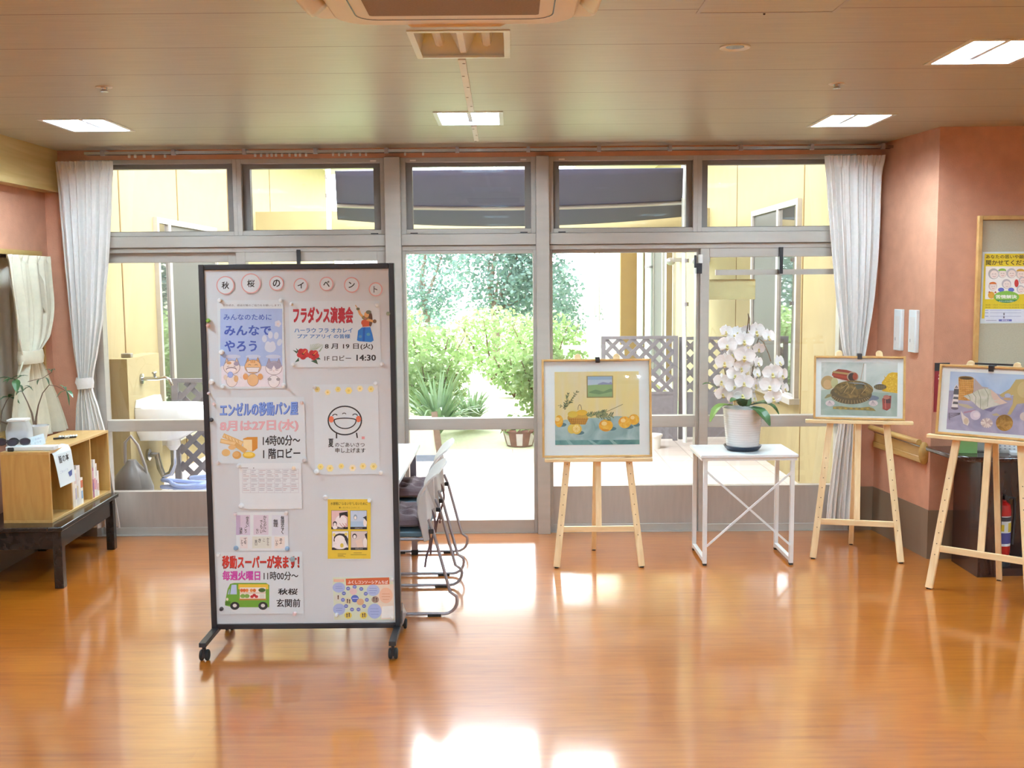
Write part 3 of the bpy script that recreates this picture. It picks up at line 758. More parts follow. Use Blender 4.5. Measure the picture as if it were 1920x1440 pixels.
# outdoor sink with tap and trap
o = thing('outdoor_sink', 'white wall-hung porcelain sink outside the glass on the yellow pier', 'sink', (-3.06, 8.62, .78))
prof = lambda s, z: [(.0, -.26 * s, z), (.34 * s, -.26 * s, z), (.46 * s, -.20 * s, z), (.50 * s, -.1 * s, z), (.50 * s, .1 * s, z), (.46 * s, .2 * s, z), (.34 * s, .26 * s, z), (.0, .26 * s, z)]
b = MB().m(M['porcelain']); rings = [prof(.62, -.30), prof(.9, -.22), prof(1.0, -.14), prof(1.0, -.03), prof(.985, -.02)]
inn = [[(max(.07, .04 + x * .88), y * .86, z) for x, y, z in prof(1, -.02)], [(max(.07, .04 + x * .84), y * .82, -.05) for x, y, z in prof(1, 0)], [(max(.1, .06 + x * .7), y * .65, -.20) for x, y, z in prof(1, 0)]]
allr = rings + inn; n = 8; vv = [p for r in allr for p in r]; ff = []
for i in range(len(allr) - 1):
    for j in range(n): ff.append((i * n + j, i * n + (j + 1) % n, (i + 1) * n + (j + 1) % n, (i + 1) * n + j))
ff.append(tuple(reversed(range(n)))); ff.append(tuple(range((len(allr) - 1) * n, len(allr) * n)))
b.add(vv, ff); b.prism([(-.26, -.02), (.26, -.02), (.22, .045), (-.22, .045)], 0, .06, lambda a, c, d: (d, a, c)); b.build('basin', parent=o, sharp=30, bevel=.012)
b = MB().m(M['chrome']); b.tube([(.22, 0, -.30), (.22, 0, -.52), (.19, 0, -.60), (.13, 0, -.62), (.10, 0, -.55), (.08, 0, -.44), (0, 0, -.44)], .026, 10); b.lathe([(.05, 0), (.05, .02)], c=(0, 0, -.44), n=16, ax=Matrix.Rotation(math.pi / 2, 3, 'Y')); b.build('drain_trap', parent=o)
MB().m(M['whiteplastic']).lathe([(.05, -.30), (.06, -.36), (.03, -.40)], c=(.22, 0, 0), n=14).build('drain_cup', parent=o)
o = thing('water_tap', 'chrome wall tap above the outdoor sink', 'tap', (-3.06, 8.55, .985))
b = MB().m(M['chrome']); b.lathe([(.042, 0), (.042, .014), (.02, .02)], n=16, ax=Matrix.Rotation(math.pi / 2, 3, 'Y')); b.tube([(0, 0, 0), (.14, 0, 0), (.20, 0, .01), (.235, 0, -.01), (.25, 0, -.06)], [.016, .016, .015, .014, .013], 10); b.build('spout', parent=o)
b = MB().m(M['chrome']); b.tube([(.11, 0, 0), (.11, 0, .045)], .011, 8); b.tube([(.11, -.035, .05), (.11, .035, .05)], .009, 8); b.build('handle', parent=o)
o = tag(MB().m(ink('#8a8578', .6)).box(-.04, .04, -.03, .03, 0, .035).build('soap_dish', bevel=.006), 'small grey soap dish on top of the yellow sink pier', 'soap dish'); o.location = (-3.12, 8.42, 1.17)
# hose and bag
b = MB().m(M['hose']); pts = []
for k in range(60):
    a = k / 60 * math.pi * 2 * 2.2; r = .26 + .05 * math.sin(k * .7); pts.append((-2.62 + r * 1.15 * math.cos(a), 8.55 + r * .5 * math.sin(a), .05 + .0017 * k + .015 * math.sin(k * .5)))
pts += [(-2.6, 8.3, .2), (-2.3, 8.25, .24), (-2.0, 8.35, .12), (-1.8, 8.5, .03)]
b.tube(pts, .017, 8); tag(b.build('garden_hose'), 'loops of pale blue garden hose lying under the outdoor sink', 'hose')
o = thing('plastic_bag', 'grey translucent bag with red and white carton outside beside the curtain', 'bag', (-2.86, 7.72, G))
b = MB().m(M['bagplastic']); b.lathe([(.0, 0), (.14, .005), (.155, .10), (.15, .26), (.12, .36), (.05, .44), (.03, .47)], n=14); b.build('bag', parent=o)
b = MB().m(ink('#8d8a88')); b.tube([(-.05, 0, .44), (-.045, 0, .60), (.0, 0, .65), (.05, 0, .58), (.10, .0, .42), (.12, 0, .30)], .012, 6); b.build('strap', parent=o)
b = MB().m(M['white']).box(-.01, .11, -.09, .04, .01, .26); b.m(M['red']).box(-.11, -.02, -.09, .04, .01, .28); b.build('carton', parent=o)
# pots and leaning board
o = thing('plastic_pot', 'small white plastic pot in front of the lattice fence', 'pot', (1.50, 10.95, G))
MB().m(M['whiteplastic']).lathe([(.0, 0), (.068, 0), (.085, .135), (.097, .135), (.097, .155), (.088, .155), (.078, .13), (0, .125)], n=24).build('pot', parent=o)
MB().m(M['soil']).lathe([(.0, .128), (.078, .128)], n=16).build('soil', parent=o)
o = thing('planter', 'striped brown glazed planter with low plants at the terrace edge', 'planter', (.08, 11.25, G))
MB().m(M['terracotta']).lathe([(0, 0), (.14, 0), (.19, .17), (.205, .17), (.205, .19), (.18, .19), (.16, .16), (0, .15)], n=28).build('pot', parent=o)
b = MB().m(M['whiteband'])
for k in range(7):
    a0 = k * math.pi * 2 / 7; b.add([((r) * math.cos(a0 + q), r * math.sin(a0 + q), z) for (r, z) in ((.148, .015), (.186, .15)) for q in (0, .2, .4)], [(0, 1, 4, 3), (1, 2, 5, 4)])
b.build('glaze_stripes', parent=o)
def leafcloud(b, n, fn, size, up=.3):
    """n pointed leaves, each folded along its midrib, scattered by fn"""
    vv = []; ff = []
    for _ in range(n):
        p = Vector(fn()); d = Vector((random.gauss(0, 1), random.gauss(0, 1), random.gauss(0, .6) - up)).normalized(); s = size * random.uniform(.6, 1.3)
        sd = d.cross(Vector((random.gauss(0, 1), random.gauss(0, 1), random.gauss(0, 1)))).normalized() * s * .32; k = len(vv)
        vv += [p, p + d * s * .45 + sd, p + d * s, p + d * s * .45 - sd]; ff += [(k, k + 1, k + 2, k + 3)]
    b.add(vv, ff)
def inball(cx, cy, cz, rx, ry, rz, shell=.5):
    def f():
        while True:
            p = Vector((random.uniform(-1, 1), random.uniform(-1, 1), random.uniform(-1, 1)))
            if shell < p.length < 1: return (cx + p.x * rx, cy + p.y * ry, cz + p.z * rz)
    return f
b = MB().m(M['leafshrub']); leafcloud(b, 160, inball(0, 0, .24, .22, .2, .10, 0), .09); b.build('foliage', parent=o, sharp=0)
o = thing('leaning_board', 'beige board leaning outdoors behind the white table', 'board', (-1.05, 10.3, G))
MB().m(ink('#c9bda6', .6)).prism([(-.35, .06), (.28, .06), (.24, .43), (-.35, .43)], -.015, .015, lambda a, c, d: (a, d + c * .35, c)).build('panel', parent=o)
MB().m(M['stem']).bar((.33, -.02, 0), (.26, .16, .47), .06, .04).build('edge_post', parent=o)
MB().m(ink('#7c8796', .5)).box(-.35, .30, -.03, .03, 0, .06).build('foot_rail', parent=o)

o = tag(MB().m(mat('pale_yellow_notice', '#d8cf98', .7)).box(-.165, .165, -.001, .001, -.07, .07).build('door_notice'), 'pale yellow paper notice stuck on the glazed door behind the orchid', 'notice'); o.location = (1.53, W + .082, 1.69)
# garden planting
def tree(name, label, x, y, h, crowns, n, size, m, group):
    o = thing(name, label, 'tree', (x, y, G), 0, group)
    b = MB().m(M['bark']); b.tube([(0, 0, -.05), (.05, 0, h * .3), (-.08, .1, h * .55), (.05, .1, h * .8)], [.10, .08, .06, .03], 8)
    for (cx, cy, cz, rx, ry, rz) in crowns: b.tube([(.0, 0, h * .4), (cx * .5, cy * .5, (cz + h * .4) / 2), (cx, cy, cz)], [.04, .03, .012], 6)
    b.build('trunk', parent=o)
    n *= 3; b = MB().m(m); tot = sum(c[3] * c[5] for c in crowns)
    for c in crowns: leafcloud(b, int(n * c[3] * c[5] / tot), inball(*c, shell=.3), size * .62)
    b.build('foliage', parent=o, sharp=0); return o
tree('tree', 'dense blue-green tree behind the shrubs in the middle door', -.35, 21, 3.0, [(.1, 0, 2.0, 1.0, .8, 1.0), (.9, .3, 1.6, .9, .8, .9), (-.2, .4, 3.0, .9, .8, .7), (.7, 0, 2.8, .9, .8, .6)], 2600, .17, M['leaftree'], 'garden trees')
tree('tree', 'pale thin tree at the edge of the garden beside the mullion', -2.0, 24, 3.2, [(0, 0, 2.0, 1.1, .8, .9), (.6, 0, 2.9, .9, .8, .7), (-.2, .2, 1.2, 1.0, .8, .6)], 1500, .17, M['leaftree'], 'garden trees')
tree('tree', 'leafy tree beside the garden wing, seen past the orange still life', 0.75, 25, 2.8, [(0, 0, 1.5, .9, .8, .8), (-.4, .3, 2.2, .7, .7, .6), (.3, 0, .8, .8, .7, .5)], 1700, .16, M['leaftree'], 'garden trees')
def shrub(label, x, y, rx, h, n, m, size=.13):
    o = thing('shrub', label, 'shrub', (x, y, G), 0, 'garden shrubs')
    b = MB().m(M['stem'])
    for k in range(7): a = k * .9; b.tube([(0, 0, -.03), (rx * .5 * math.cos(a), rx * .3 * math.sin(a), h * .5), (rx * .8 * math.cos(a), rx * .6 * math.sin(a), h * .85)], [.015, .012, .006], 5)
    b.build('stems', parent=o)
    b = MB().m(m); leafcloud(b, int(n * 2.2), inball(0, 0, h * .55, rx, rx * .7, h * .5, .3), size * .7); b.build('foliage', parent=o, sharp=0)
shrub('yellow-green shrub low behind the strap-leaved clump', -1.30, 15.5, .75, 1.15, 900, M['leafshrub'])
shrub('bright yellow-green shrub at the end of the path', -.35, 19.0, .85, 1.30, 1000, M['leafshrub'])
shrub('bright shrub in front of the dense tree', .55, 17.5, .75, 1.25, 900, M['leafshrub'])
shrub('light green shrub at the terrace edge above the brown planter', .42, 12.9, .42, .95, 700, M['leafshrub'], .12)
shrub('low green shrub beyond the railing', 1.0, 14.5, .35, .6, 350, M['leafshrub'], .11)
shrub('tall light shrub in front of the pale thin tree', -2.1, 17.2, .8, 1.5, 900, M['leafshrub'])
shrub('low leafy shrub behind the arching strap-leaved clump', -1.05, 13.4, .5, .85, 700, M['leafshrub'], .12)
shrub('low light shrub beside the path in front of the dense tree', .05, 16.0, .45, .75, 500, M['leafshrub'], .12)
def straps(label, x, y, n, ln):
    o = thing('strap_plant', label, 'plant', (x, y, G), 0, 'strap-leaved clumps')
    b = MB().m(M['leafstrap'])
    for k in range(n):
        a = random.uniform(0, 6.283); L_ = ln * random.uniform(.6, 1.1); sp = random.uniform(.25, .8)
        pts = [(L_ * sp * t * math.cos(a), L_ * sp * t * math.sin(a), L_ * (1.1 * t - .75 * sp * t * t * 1.3)) for t in (0, .2, .4, .6, .8, 1)]
        b.ribbon(pts, [.012, .02, .02, .016, .011, .002])
    b.build('leaves', parent=o, sharp=0)
straps('arching strap-leaved clump at the terrace edge behind the leaning board', -.86, 11.9, 110, 1.0)
straps('smaller strap-leaved clump beside the path', -.50, 12.6, 70, .7)
# ------------------------------------------------------------------ the notice board on castors
YBRD = 4.93; YF = YBRD - .016            # centre plane and front face of the white panel
BX0, BX1, BZ0, BZ1 = -1.468, -0.549, 0.086, 1.846
bc = (BX0 + BX1) / 2
o = thing('notice_board', 'tall white mobile notice board with black frame covered in posters', 'notice board', (bc, YBRD, 0))
hx = (BX1 - BX0) / 2
MB().m(M['board']).box(-hx + .02, hx - .02, -.014, .014, BZ0 + .02, BZ1 - .02).build('white_panel', parent=o)
b = MB().m(M['black'])
b.box(-hx, -hx + .026, -.022, .022, BZ0, BZ1); b.box(hx - .026, hx, -.022, .022, BZ0, BZ1)
b.box(-hx + .026, hx - .026, -.022, .022, BZ1 - .026, BZ1); b.box(-hx + .026, hx - .026, -.022, .022, BZ0, BZ0 + .026)
b.build('frame', parent=o, bevel=.003)
for s, sp in ((-1, -.012), (1, .012)):
    x = s * (hx - .018)
    b = MB().m(M['black']); b.bar((x, -.235, .083), (x, .235, .083), .034, .022, up=(0, 0, 1)); b.build('foot', parent=o, bevel=.003)
    b = MB().m(M['tubegrey']); b.add([(x + s * .02, .02, .09), (x + s * .02, .20, .09), (x + s * .02, .02, .20), (x + s * .024, .02, .09), (x + s * .024, .20, .09), (x + s * .024, .02, .20)], [(0, 1, 2), (5, 4, 3), (0, 3, 4, 1), (1, 4, 5, 2), (2, 5, 3, 0)]); b.build('brace', parent=o)
    for yy in (-.215, .215):
        rx = Matrix.Rotation(math.pi / 2, 3, 'Y')
        b = MB().m(M['rubber'])
        for dx in (-.013, .013): b.lathe([(.0, -.008), (.022, -.008), (.026, -.004), (.026, .004), (.022, .008), (0, .008)], c=(x + dx, yy + .012, .0265), n=18, ax=rx)
        b.m(M['black']).box(x - .005, x + .005, yy - .01, yy + .02, .02, .06); b.lathe([(.008, .05), (.008, .075)], c=(x, yy, 0), n=10)
        b.build('castor', parent=o)

def sheet_on_board(name, label, cat, ox, oy, k, rect, m, draw, group='papers pinned to the notice board', lift=0.0):
    """rect and drawing in the pixel grid of one detail view; placed on the board's front face"""
    pf = zm(ox, oy, k); x0, y0, x1, y1 = rect
    c = PY(*pf((x0 + x1) / 2, (y0 + y1) / 2), YF)
    def fm(x, y):
        p = PY(*pf(x, y), YF); return (p.x - c.x, p.z - c.z)
    a = Art(fm); a.sheet(x0, y0, x1, y1, m); draw(a)
    o = a.b.build(name, sharp=0); o.location = (c.x, YF - .0012 - lift, c.z)
    return tag(o, label, cat, group)
BLK = '#26262a'
# title discs, one character each   (view 370,480 at 3.6)
for ch, cx, cy, r, lab in (('秋', 190, 198, 62, 'round paper disc with the character 秋, first of the title row'), ('桜', 362, 185, 68, 'largest round paper disc with the character 桜'),
                           ('の', 535, 184, 49, 'round paper disc with the character の in the title row'), ('イ', 698, 198, 48, 'round paper disc with the character イ in the title row'),
                           ('ベ', 872, 188, 47, 'round paper disc with the character ベ in the title row'), ('ン', 1042, 195, 52, 'round paper disc with the character ン in the title row'),
                           ('ト', 1204, 225, 46, 'glossy round paper disc with the character ト under the board corner')):
    def fm0(x, y, c=PY(370 + cx / 3.6, 480 + cy / 3.6, YF)):
        p = PY(370 + x / 3.6, 480 + y / 3.6, YF); return (p.x - c.x, p.z - c.z)
    a = Art(fm0); a.ell(cx, cy, r, r * 1.02, M['gloss_paper'], 1, 36); a.ring(cx, cy, r * .93, r * .95, 7, '#dfa9a9', 2, 36)
    s = 25 if ch in '秋桜の' else 21
    if ch == 'ト': a.text(ch, cx - 14, cy - 22, cx + 12, cy + 22, '#50505a', .015)
    else: a.text(ch, cx - s, cy - s, cx + s, cy + s, BLK, .02)
    oo = a.b.build('title_disc', sharp=0); cc = PY(370 + cx / 3.6, 480 + cy / 3.6, YF); oo.location = (cc.x, YF - .0012, cc.z); tag(oo, lab, 'paper disc', 'title discs on the notice board')

# cats poster   (view 395,560 at 8)
def d_cats(a):
    B = '#4a63c0'
    a.rect(145, 150, 1075, 1020, '#a9c2ea', 1); a.poly([(160, 1010), (1085, 1010), (1085, 1320), (165, 1320)], '#e9e8f0', 1)
    a.text('引き続き、感染対策のご協力をお願いします！', 185, 84, 1050, 116, '#5c6070', 0.0, 1)
    a.text('みんなのために', 195, 232, 915, 322, B, .015, 2); a.text('みんなで', 205, 398, 910, 555, B, .035, 2); a.text('やろう', 210, 625, 695, 795, B, .035, 2)
    P = '#d3deef'
    a.ell(895, 730, 85, 75, P, 2); a.ell(860, 690, 40, 50, P, 2); a.ell(930, 690, 40, 50, P, 2)
    for (x, y, r) in ((808, 600, 0), (898, 545, 0), (985, 555, .1), (1035, 655, .4)): a.ell(x, y, 36, 54, P, 2, rot=r)
    for k in range(5): q = k * 1.257; a.ell(1010 + 28 * math.cos(q), 375 + 28 * math.sin(q), 24, 24, '#d9dcea', 2, 12)
    a.ell(1010, 378, 14, 14, '#e2cfd2', 3, 10)
    for x in (340, 640, 940): a.ell(x, 868, 115, 30, '#c9d5ec', 2, 12)
    LN = '#8a7f86'
    def cat(cx, cy, body, patch, kind):
        a.ell(cx, cy + 200, 88, 95, LN, 2); a.ell(cx, cy + 200, 82, 90, body, 3)
        for s in (-1, 1):
            a.poly([(cx + s * 40, cy - 70), (cx + s * 75, cy - 150), (cx + s * 115, cy - 40)], LN, 2); a.poly([(cx + s * 46, cy - 66), (cx + s * 75, cy - 136), (cx + s * 106, cy - 42)], patch, 3)
        a.ell(cx, cy, 126, 106, LN, 3, 28); a.ell(cx, cy, 120, 100, body, 4, 28)
        if kind == 0:
            a.ell(cx + 70, cy - 55, 40, 32, '#a8a0b6', 5); a.ell(cx - 40, cy - 66, 36, 22, '#dfb27e', 5)
            a.ell(cx - 5, cy + 30, 80, 34, LN, 5); a.ell(cx - 5, cy + 38, 72, 28, '#f4eef0', 6)
            a.ell(cx - 20, cy + 110, 42, 46, '#7f9fe0', 5); a.ell(cx - 20, cy + 110, 36, 40, '#a5bdf0', 6)
            a.ell(cx - 95, cy + 150, 26, 40, '#e3d6c6', 4); a.ell(cx + 65, cy + 170, 34, 50, '#d8b98a', 4)
            a.line([(cx - 70, cy - 12), (cx - 40, cy - 20)], 8, LN, 5); a.line([(cx + 30, cy - 18), (cx + 55, cy - 6)], 8, LN, 5)
        elif kind == 1:
            for x in (-30, 0, 30): a.line([(cx + x, cy - 98), (cx + x * .8, cy - 60)], 12, '#c78a4a', 5)
            a.poly([(cx - 105, cy + 8), (cx + 105, cy + 8), (cx + 80, cy + 85), (cx - 80, cy + 85)], LN, 5); a.poly([(cx - 98, cy + 14), (cx + 98, cy + 14), (cx + 76, cy + 79), (cx - 76, cy + 79)], '#f2f1f2', 6)
            a.line([(cx - 92, cy + 36), (cx + 92, cy + 36)], 4, '#c9c4c6', 7); a.line([(cx - 88, cy + 58), (cx + 88, cy + 58)], 4, '#c9c4c6', 7)
            for s in (-1, 1): a.ell(cx + s * 110, cy + 150, 40, 48, '#dca66c', 4); a.arc(cx + s * 50, cy - 18, 20, 14, 200, 340, 7, '#7a6450', 5)
        else:
            a.ell(cx, cy - 36, 116, 60, '#a7a3b8', 5); a.poly([(cx, cy - 40), (cx + 55, cy + 60), (cx - 55, cy + 60)], '#efeef0', 6)
            a.arc(cx - 45, cy + 20, 22, 12, 20, 160, 6, LN, 7); a.arc(cx + 45, cy + 20, 22, 12, 20, 160, 6, LN, 7); a.ell(cx, cy + 42, 8, 6, '#c99aa0', 7, 8)
            for s in (-1, 1): a.ell(cx + s * 66, cy + 168, 30, 24, '#a8a6ae', 4)
    cat(318, 1030, '#ece4e0', '#dcc4a4', 0); cat(635, 1020, '#e6c08e', '#d8a460', 1); cat(950, 1040, '#eeeef0', '#a7a3b8', 2)
sheet_on_board('cat_poster', 'blue poster of three masked cats with a paw print', 'poster', 395, 560, 8, (95, 25, 1125, 1345), M['gloss_paper'], d_cats)

# hula concert poster   (view 535,555 at 9.6)
def d_hula(a):
    R = '#b5303e'
    a.text('フラダンス演奏会', 140, 195, 1222, 500, '#8a3040', .05, 1); a.text('フラダンス演奏会', 140, 190, 1218, 490, R, .045, 2)
    a.text('ハーラウ フラ オカレイ', 165, 575, 1210, 660, '#4d86c4', .03); a.text('プア アアリイ の皆様', 215, 685, 1170, 765, '#4d86c4', .03)
    a.text('8 月 19 日(火)', 712, 850, 1580, 970, BLK, .02); a.text('1F ロビー', 705, 1070, 1185, 1165, BLK, .012); a.text('14:30', 1280, 1055, 1632, 1165, BLK, .03)
    for (x, y, r) in ((320, 1040, 105), (510, 1060, 95)):
        for k in range(5):
            q = k * 1.2566 + .3; a.ell(x + r * .55 * math.cos(q), y + r * .5 * math.sin(q), r * .55, r * .5, ('#c13434', '#b02c30')[k % 2], 3, 14)
        a.ell(x, y, 22, 20, '#5a1a1c', 4, 10); a.line([(x, y), (x + 55, y - 60)], 8, '#e3b64a', 5)
    for pts in ([(135, 970), (230, 1000), (205, 1035)], [(190, 930), (260, 1010), (230, 1030)], [(170, 1195), (240, 1110), (250, 1170)], [(460, 1170), (560, 1140), (590, 1230)], [(560, 1060), (640, 1140), (560, 1140)]): a.poly(pts, '#3c5b47', 2)
    for k in range(9): a.line([(560 - k * 14, 960 + k * 2), (680 - k * 28, 860 - k * 2 + abs(k - 3) * 6)], 9, '#9fb8a4', 1); a.line([(600, 1000), (680 - k * 6, 900 + k * 12)], 6, '#8fae98', 1)
    # the dancer
    SK = '#d9a56a'
    a.poly([(1290, 800), (1310, 620), (1380, 565), (1530, 560), (1570, 700), (1590, 800), (1545, 830), (1330, 815)], '#2f7fd2', 2)
    a.poly([(1400, 570), (1440, 560), (1430, 820), (1390, 815)], '#1e5fc0', 3); a.ell(1495, 690, 34, 28, '#5aa6c4', 3, 10); a.ell(1350, 730, 30, 26, '#5a94c8', 3, 10)
    a.ell(1530, 420, 40, 130, '#5a3a2c', 2); a.poly([(1375, 440), (1500, 420), (1510, 545), (1390, 555)], '#d0603a', 3); a.ell(1440, 480, 74, 60, '#cf5f3c', 4)
    a.line([(1400, 380), (1345, 320), (1312, 235)], 42, SK, 3); a.line([(1310, 235), (1265, 165)], 16, SK, 3); a.ell(1310, 232, 32, 24, '#6d6a4c', 4)
    a.line([(1480, 425), (1600, 460)], 44, SK, 4); a.ell(1610, 455, 32, 34, '#7a6048', 5)
    a.ell(1440, 390, 62, 40, '#8a7a4c', 5); a.ell(1465, 335, 44, 52, SK, 5); a.ell(1500, 290, 50, 34, '#6f6e56', 6); a.ell(1440, 405, 20, 16, '#b06a6a', 6, 8)
sheet_on_board('hula_poster', 'white concert poster with red title, hula dancer and red hibiscus', 'poster', 535, 555, 9.6, (60, 95, 1725, 1275), M['gloss_paper'], d_hula)

# bakery poster   (view 400,730 at 6.26)
def d_bread(a):
    a.text('エンゼルの移動パン屋', 78, 150, 998, 318, '#3f5cb4', .06, 1, skew=-24); a.text('エンゼルの移動パン屋', 76, 148, 990, 314, '#7ea4ea', .03, 2, skew=-24)
    a.text('8月は27日(水)', 78, 355, 1000, 505, '#c9a49c', .05, 1, skew=-18); a.text('8月は27日(水)', 80, 358, 996, 500, '#e2b7c2', .035, 2, skew=-18)
    a.text('14時00分〜', 582, 535, 1020, 662, BLK, .025, 2, skew=-6); a.text('1 階ロビー', 585, 690, 1022, 815, BLK, .03, 2, skew=-8)
    for (p0, p1) in (((130, 545), (330, 630)), ((100, 605), (320, 650))): a.line([p0, p1], 52, '#dcb676', 2); a.line([p0, p1], 30, '#e8cd96', 3)
    for k in range(5): a.line([(140 + k * 38, 540 + k * 15), (150 + k * 38, 570 + k * 15)], 6, '#c79a54', 4)
    a.poly([(350, 580), (400, 560), (520, 558), (520, 690), (465, 730), (352, 700)], '#cf8f3c', 2); a.poly([(352, 590), (455, 590), (458, 725), (355, 705)], '#f0dfae', 3)
    a.line([(270, 650), (370, 720)], 56, '#d8ae6c', 4); a.ell(222, 680, 45, 28, '#e2bf86', 4)
    a.ell(150, 742, 50, 42, '#e0bb7c', 5); a.ell(278, 770, 52, 46, '#d9a45a', 5); a.ell(268, 762, 36, 30, '#e3b878', 6); a.ell(420, 770, 74, 38, '#e0c044', 5); a.ell(415, 764, 54, 24, '#eed46c', 6)
sheet_on_board('bakery_poster', 'poster with blue and pink lettering and a heap of bread', 'poster', 400, 730, 6.26, (28, 95, 1090, 865), M['gloss_paper'], d_bread)
# monthly table under it
def d_table(a):
    C = '#c2c2cc'
    for k in range(8): a.line([(345 + k * 94, 935), (345 + k * 94, 1212)], 3, C, 1)
    for y in (935, 985, 1040, 1100, 1150, 1212): a.line([(345, y), (1003, y)], 3, C, 1)
    a.rect(470, 918, 480, 928, '#777777', 1); a.rect(330, 918, 410, 926, '#a8a8b2', 1)
    random.seed(3)
    for r in range(5):
        for k in range(7):
            for t in range(2):
                x = 352 + k * 94; y = (948, 996, 1052, 1112, 1162)[r] + t * 18; a.rect(x, y, x + random.uniform(30, 80), y + 7, random.choice(['#b9b9c4', '#c9b9c0', '#b6bcc8']), 1)
sheet_on_board('monthly_table', 'plain white printed table of the month below the bakery poster', 'paper', 400, 730, 6.26, (300, 868, 1045, 1402), M['paper'], d_table, lift=.0012)
# greeting sheet with the smiling face   (view 370,480 at 3.6)
def d_smile(a):
    K = '#2c2c30'
    a.ring(996, 1110, 112, 96, 9, K, 2, 40); a.line([(940, 1195), (940, 1228)], 9, K); a.line([(1075, 1195), (1080, 1225)], 9, K)
    a.ell(905, 1102, 17, 22, '#e07a5a', 3); a.ell(1088, 1100, 17, 22, '#e07a5a', 3)
    a.arc(930, 1080, 16, 12, 190, 330, 6, K, 4); a.arc(1065, 1078, 16, 12, 200, 350, 6, K, 4); a.arc(992, 1068, 12, 8, 200, 340, 5, K, 4)
    a.arc(998, 1108, 74, 56, 0, 180, 7, K, 3); a.arc(998, 1108, 74, 14, 180, 360, 7, K, 3)
    a.text('夏', 885, 1232, 920, 1290, K, .03); a.text('のごあいさつ', 930, 1258, 1130, 1288, K, .012); a.text('申し上げます', 932, 1295, 1135, 1328, K, .018)
    a.rect(1110, 1218, 1130, 1236, '#e3a0a8', 2)
    random.seed(8)
    for (x, y) in ((810, 900), (880, 920), (950, 900), (1022, 908), (1098, 895), (1172, 898), (832, 1422), (896, 1432), (972, 1418), (1048, 1430), (1118, 1418), (1190, 1420)):
        r = random.uniform(17, 23); c = random.choice(['#f3ecc0', '#efe594', '#f4efd2', '#f1e8a8'])
        for k in range(6): q = k * 1.047; a.ell(x + r * .55 * math.cos(q), y + r * .55 * math.sin(q), r * .55, r * .55, c, 1, 9)
        a.ell(x, y, r * .4, r * .4, '#e6d670', 2, 9)
sheet_on_board('greeting_sheet', 'white greeting sheet with a round smiling face and lemon flowers', 'poster', 370, 480, 3.6, (780, 868, 1232, 1472), M['gloss_paper'], d_smile)
# six small brush-lettered cards on one sheet   (view 430,940 at 6.26)
def d_cards(a):
    K = '#3a3a42'
    for (x0, y0, x1, y1, c) in ((80, 160, 245, 395, '#d8d2e4'), (285, 160, 460, 392, '#dcd6e4'), (500, 160, 690, 400, '#dae3ee'), (125, 415, 215, 552, '#e6e2e2'), (270, 412, 495, 552, '#dde5dc'), (530, 415, 650, 552, '#eae4de')): a.rect(x0, y0, x1, y1, c, 1)
    a.rect(80, 165, 130, 392, '#c3b8d8', 2)
    a.text('歩\nま\nな\nい', 195, 175, 232, 300, K, .02); a.text('こ\nう', 178, 300, 206, 372, K, .02); a.text('決\n本', 118, 305, 156, 385, K, .02)
    a.text('か\nら\nだ\nに', 400, 165, 436, 360, K, .015); a.text('で\nも\nい', 362, 220, 392, 375, K, .015); a.text('な\nい', 315, 320, 345, 378, K, .015)
    a.text('無\n理\nな\nく', 605, 170, 646, 385, K, .03); a.text('無\n理', 518, 210, 572, 300, K, .03)
    a.text('て\nを', 170, 428, 205, 500, K, .01); a.text('と\nて', 135, 450, 162, 520, K, .01); a.text('か\nら\nら', 440, 425, 468, 520, K, .01); a.text('こ', 395, 440, 420, 470, K, .01); a.text('き', 340, 435, 372, 480, K, .015); a.text('笑\n口', 300, 450, 330, 515, K, .015)
    a.text('あ\nよ', 590, 430, 622, 500, K, .01); a.text('い\nか', 545, 450, 572, 520, K, .01)
sheet_on_board('card_sheet', 'sheet of six small pastel cards with brush lettering', 'paper', 430, 940, 6.26, (70, 130, 695, 578), M['paper'], d_cards)
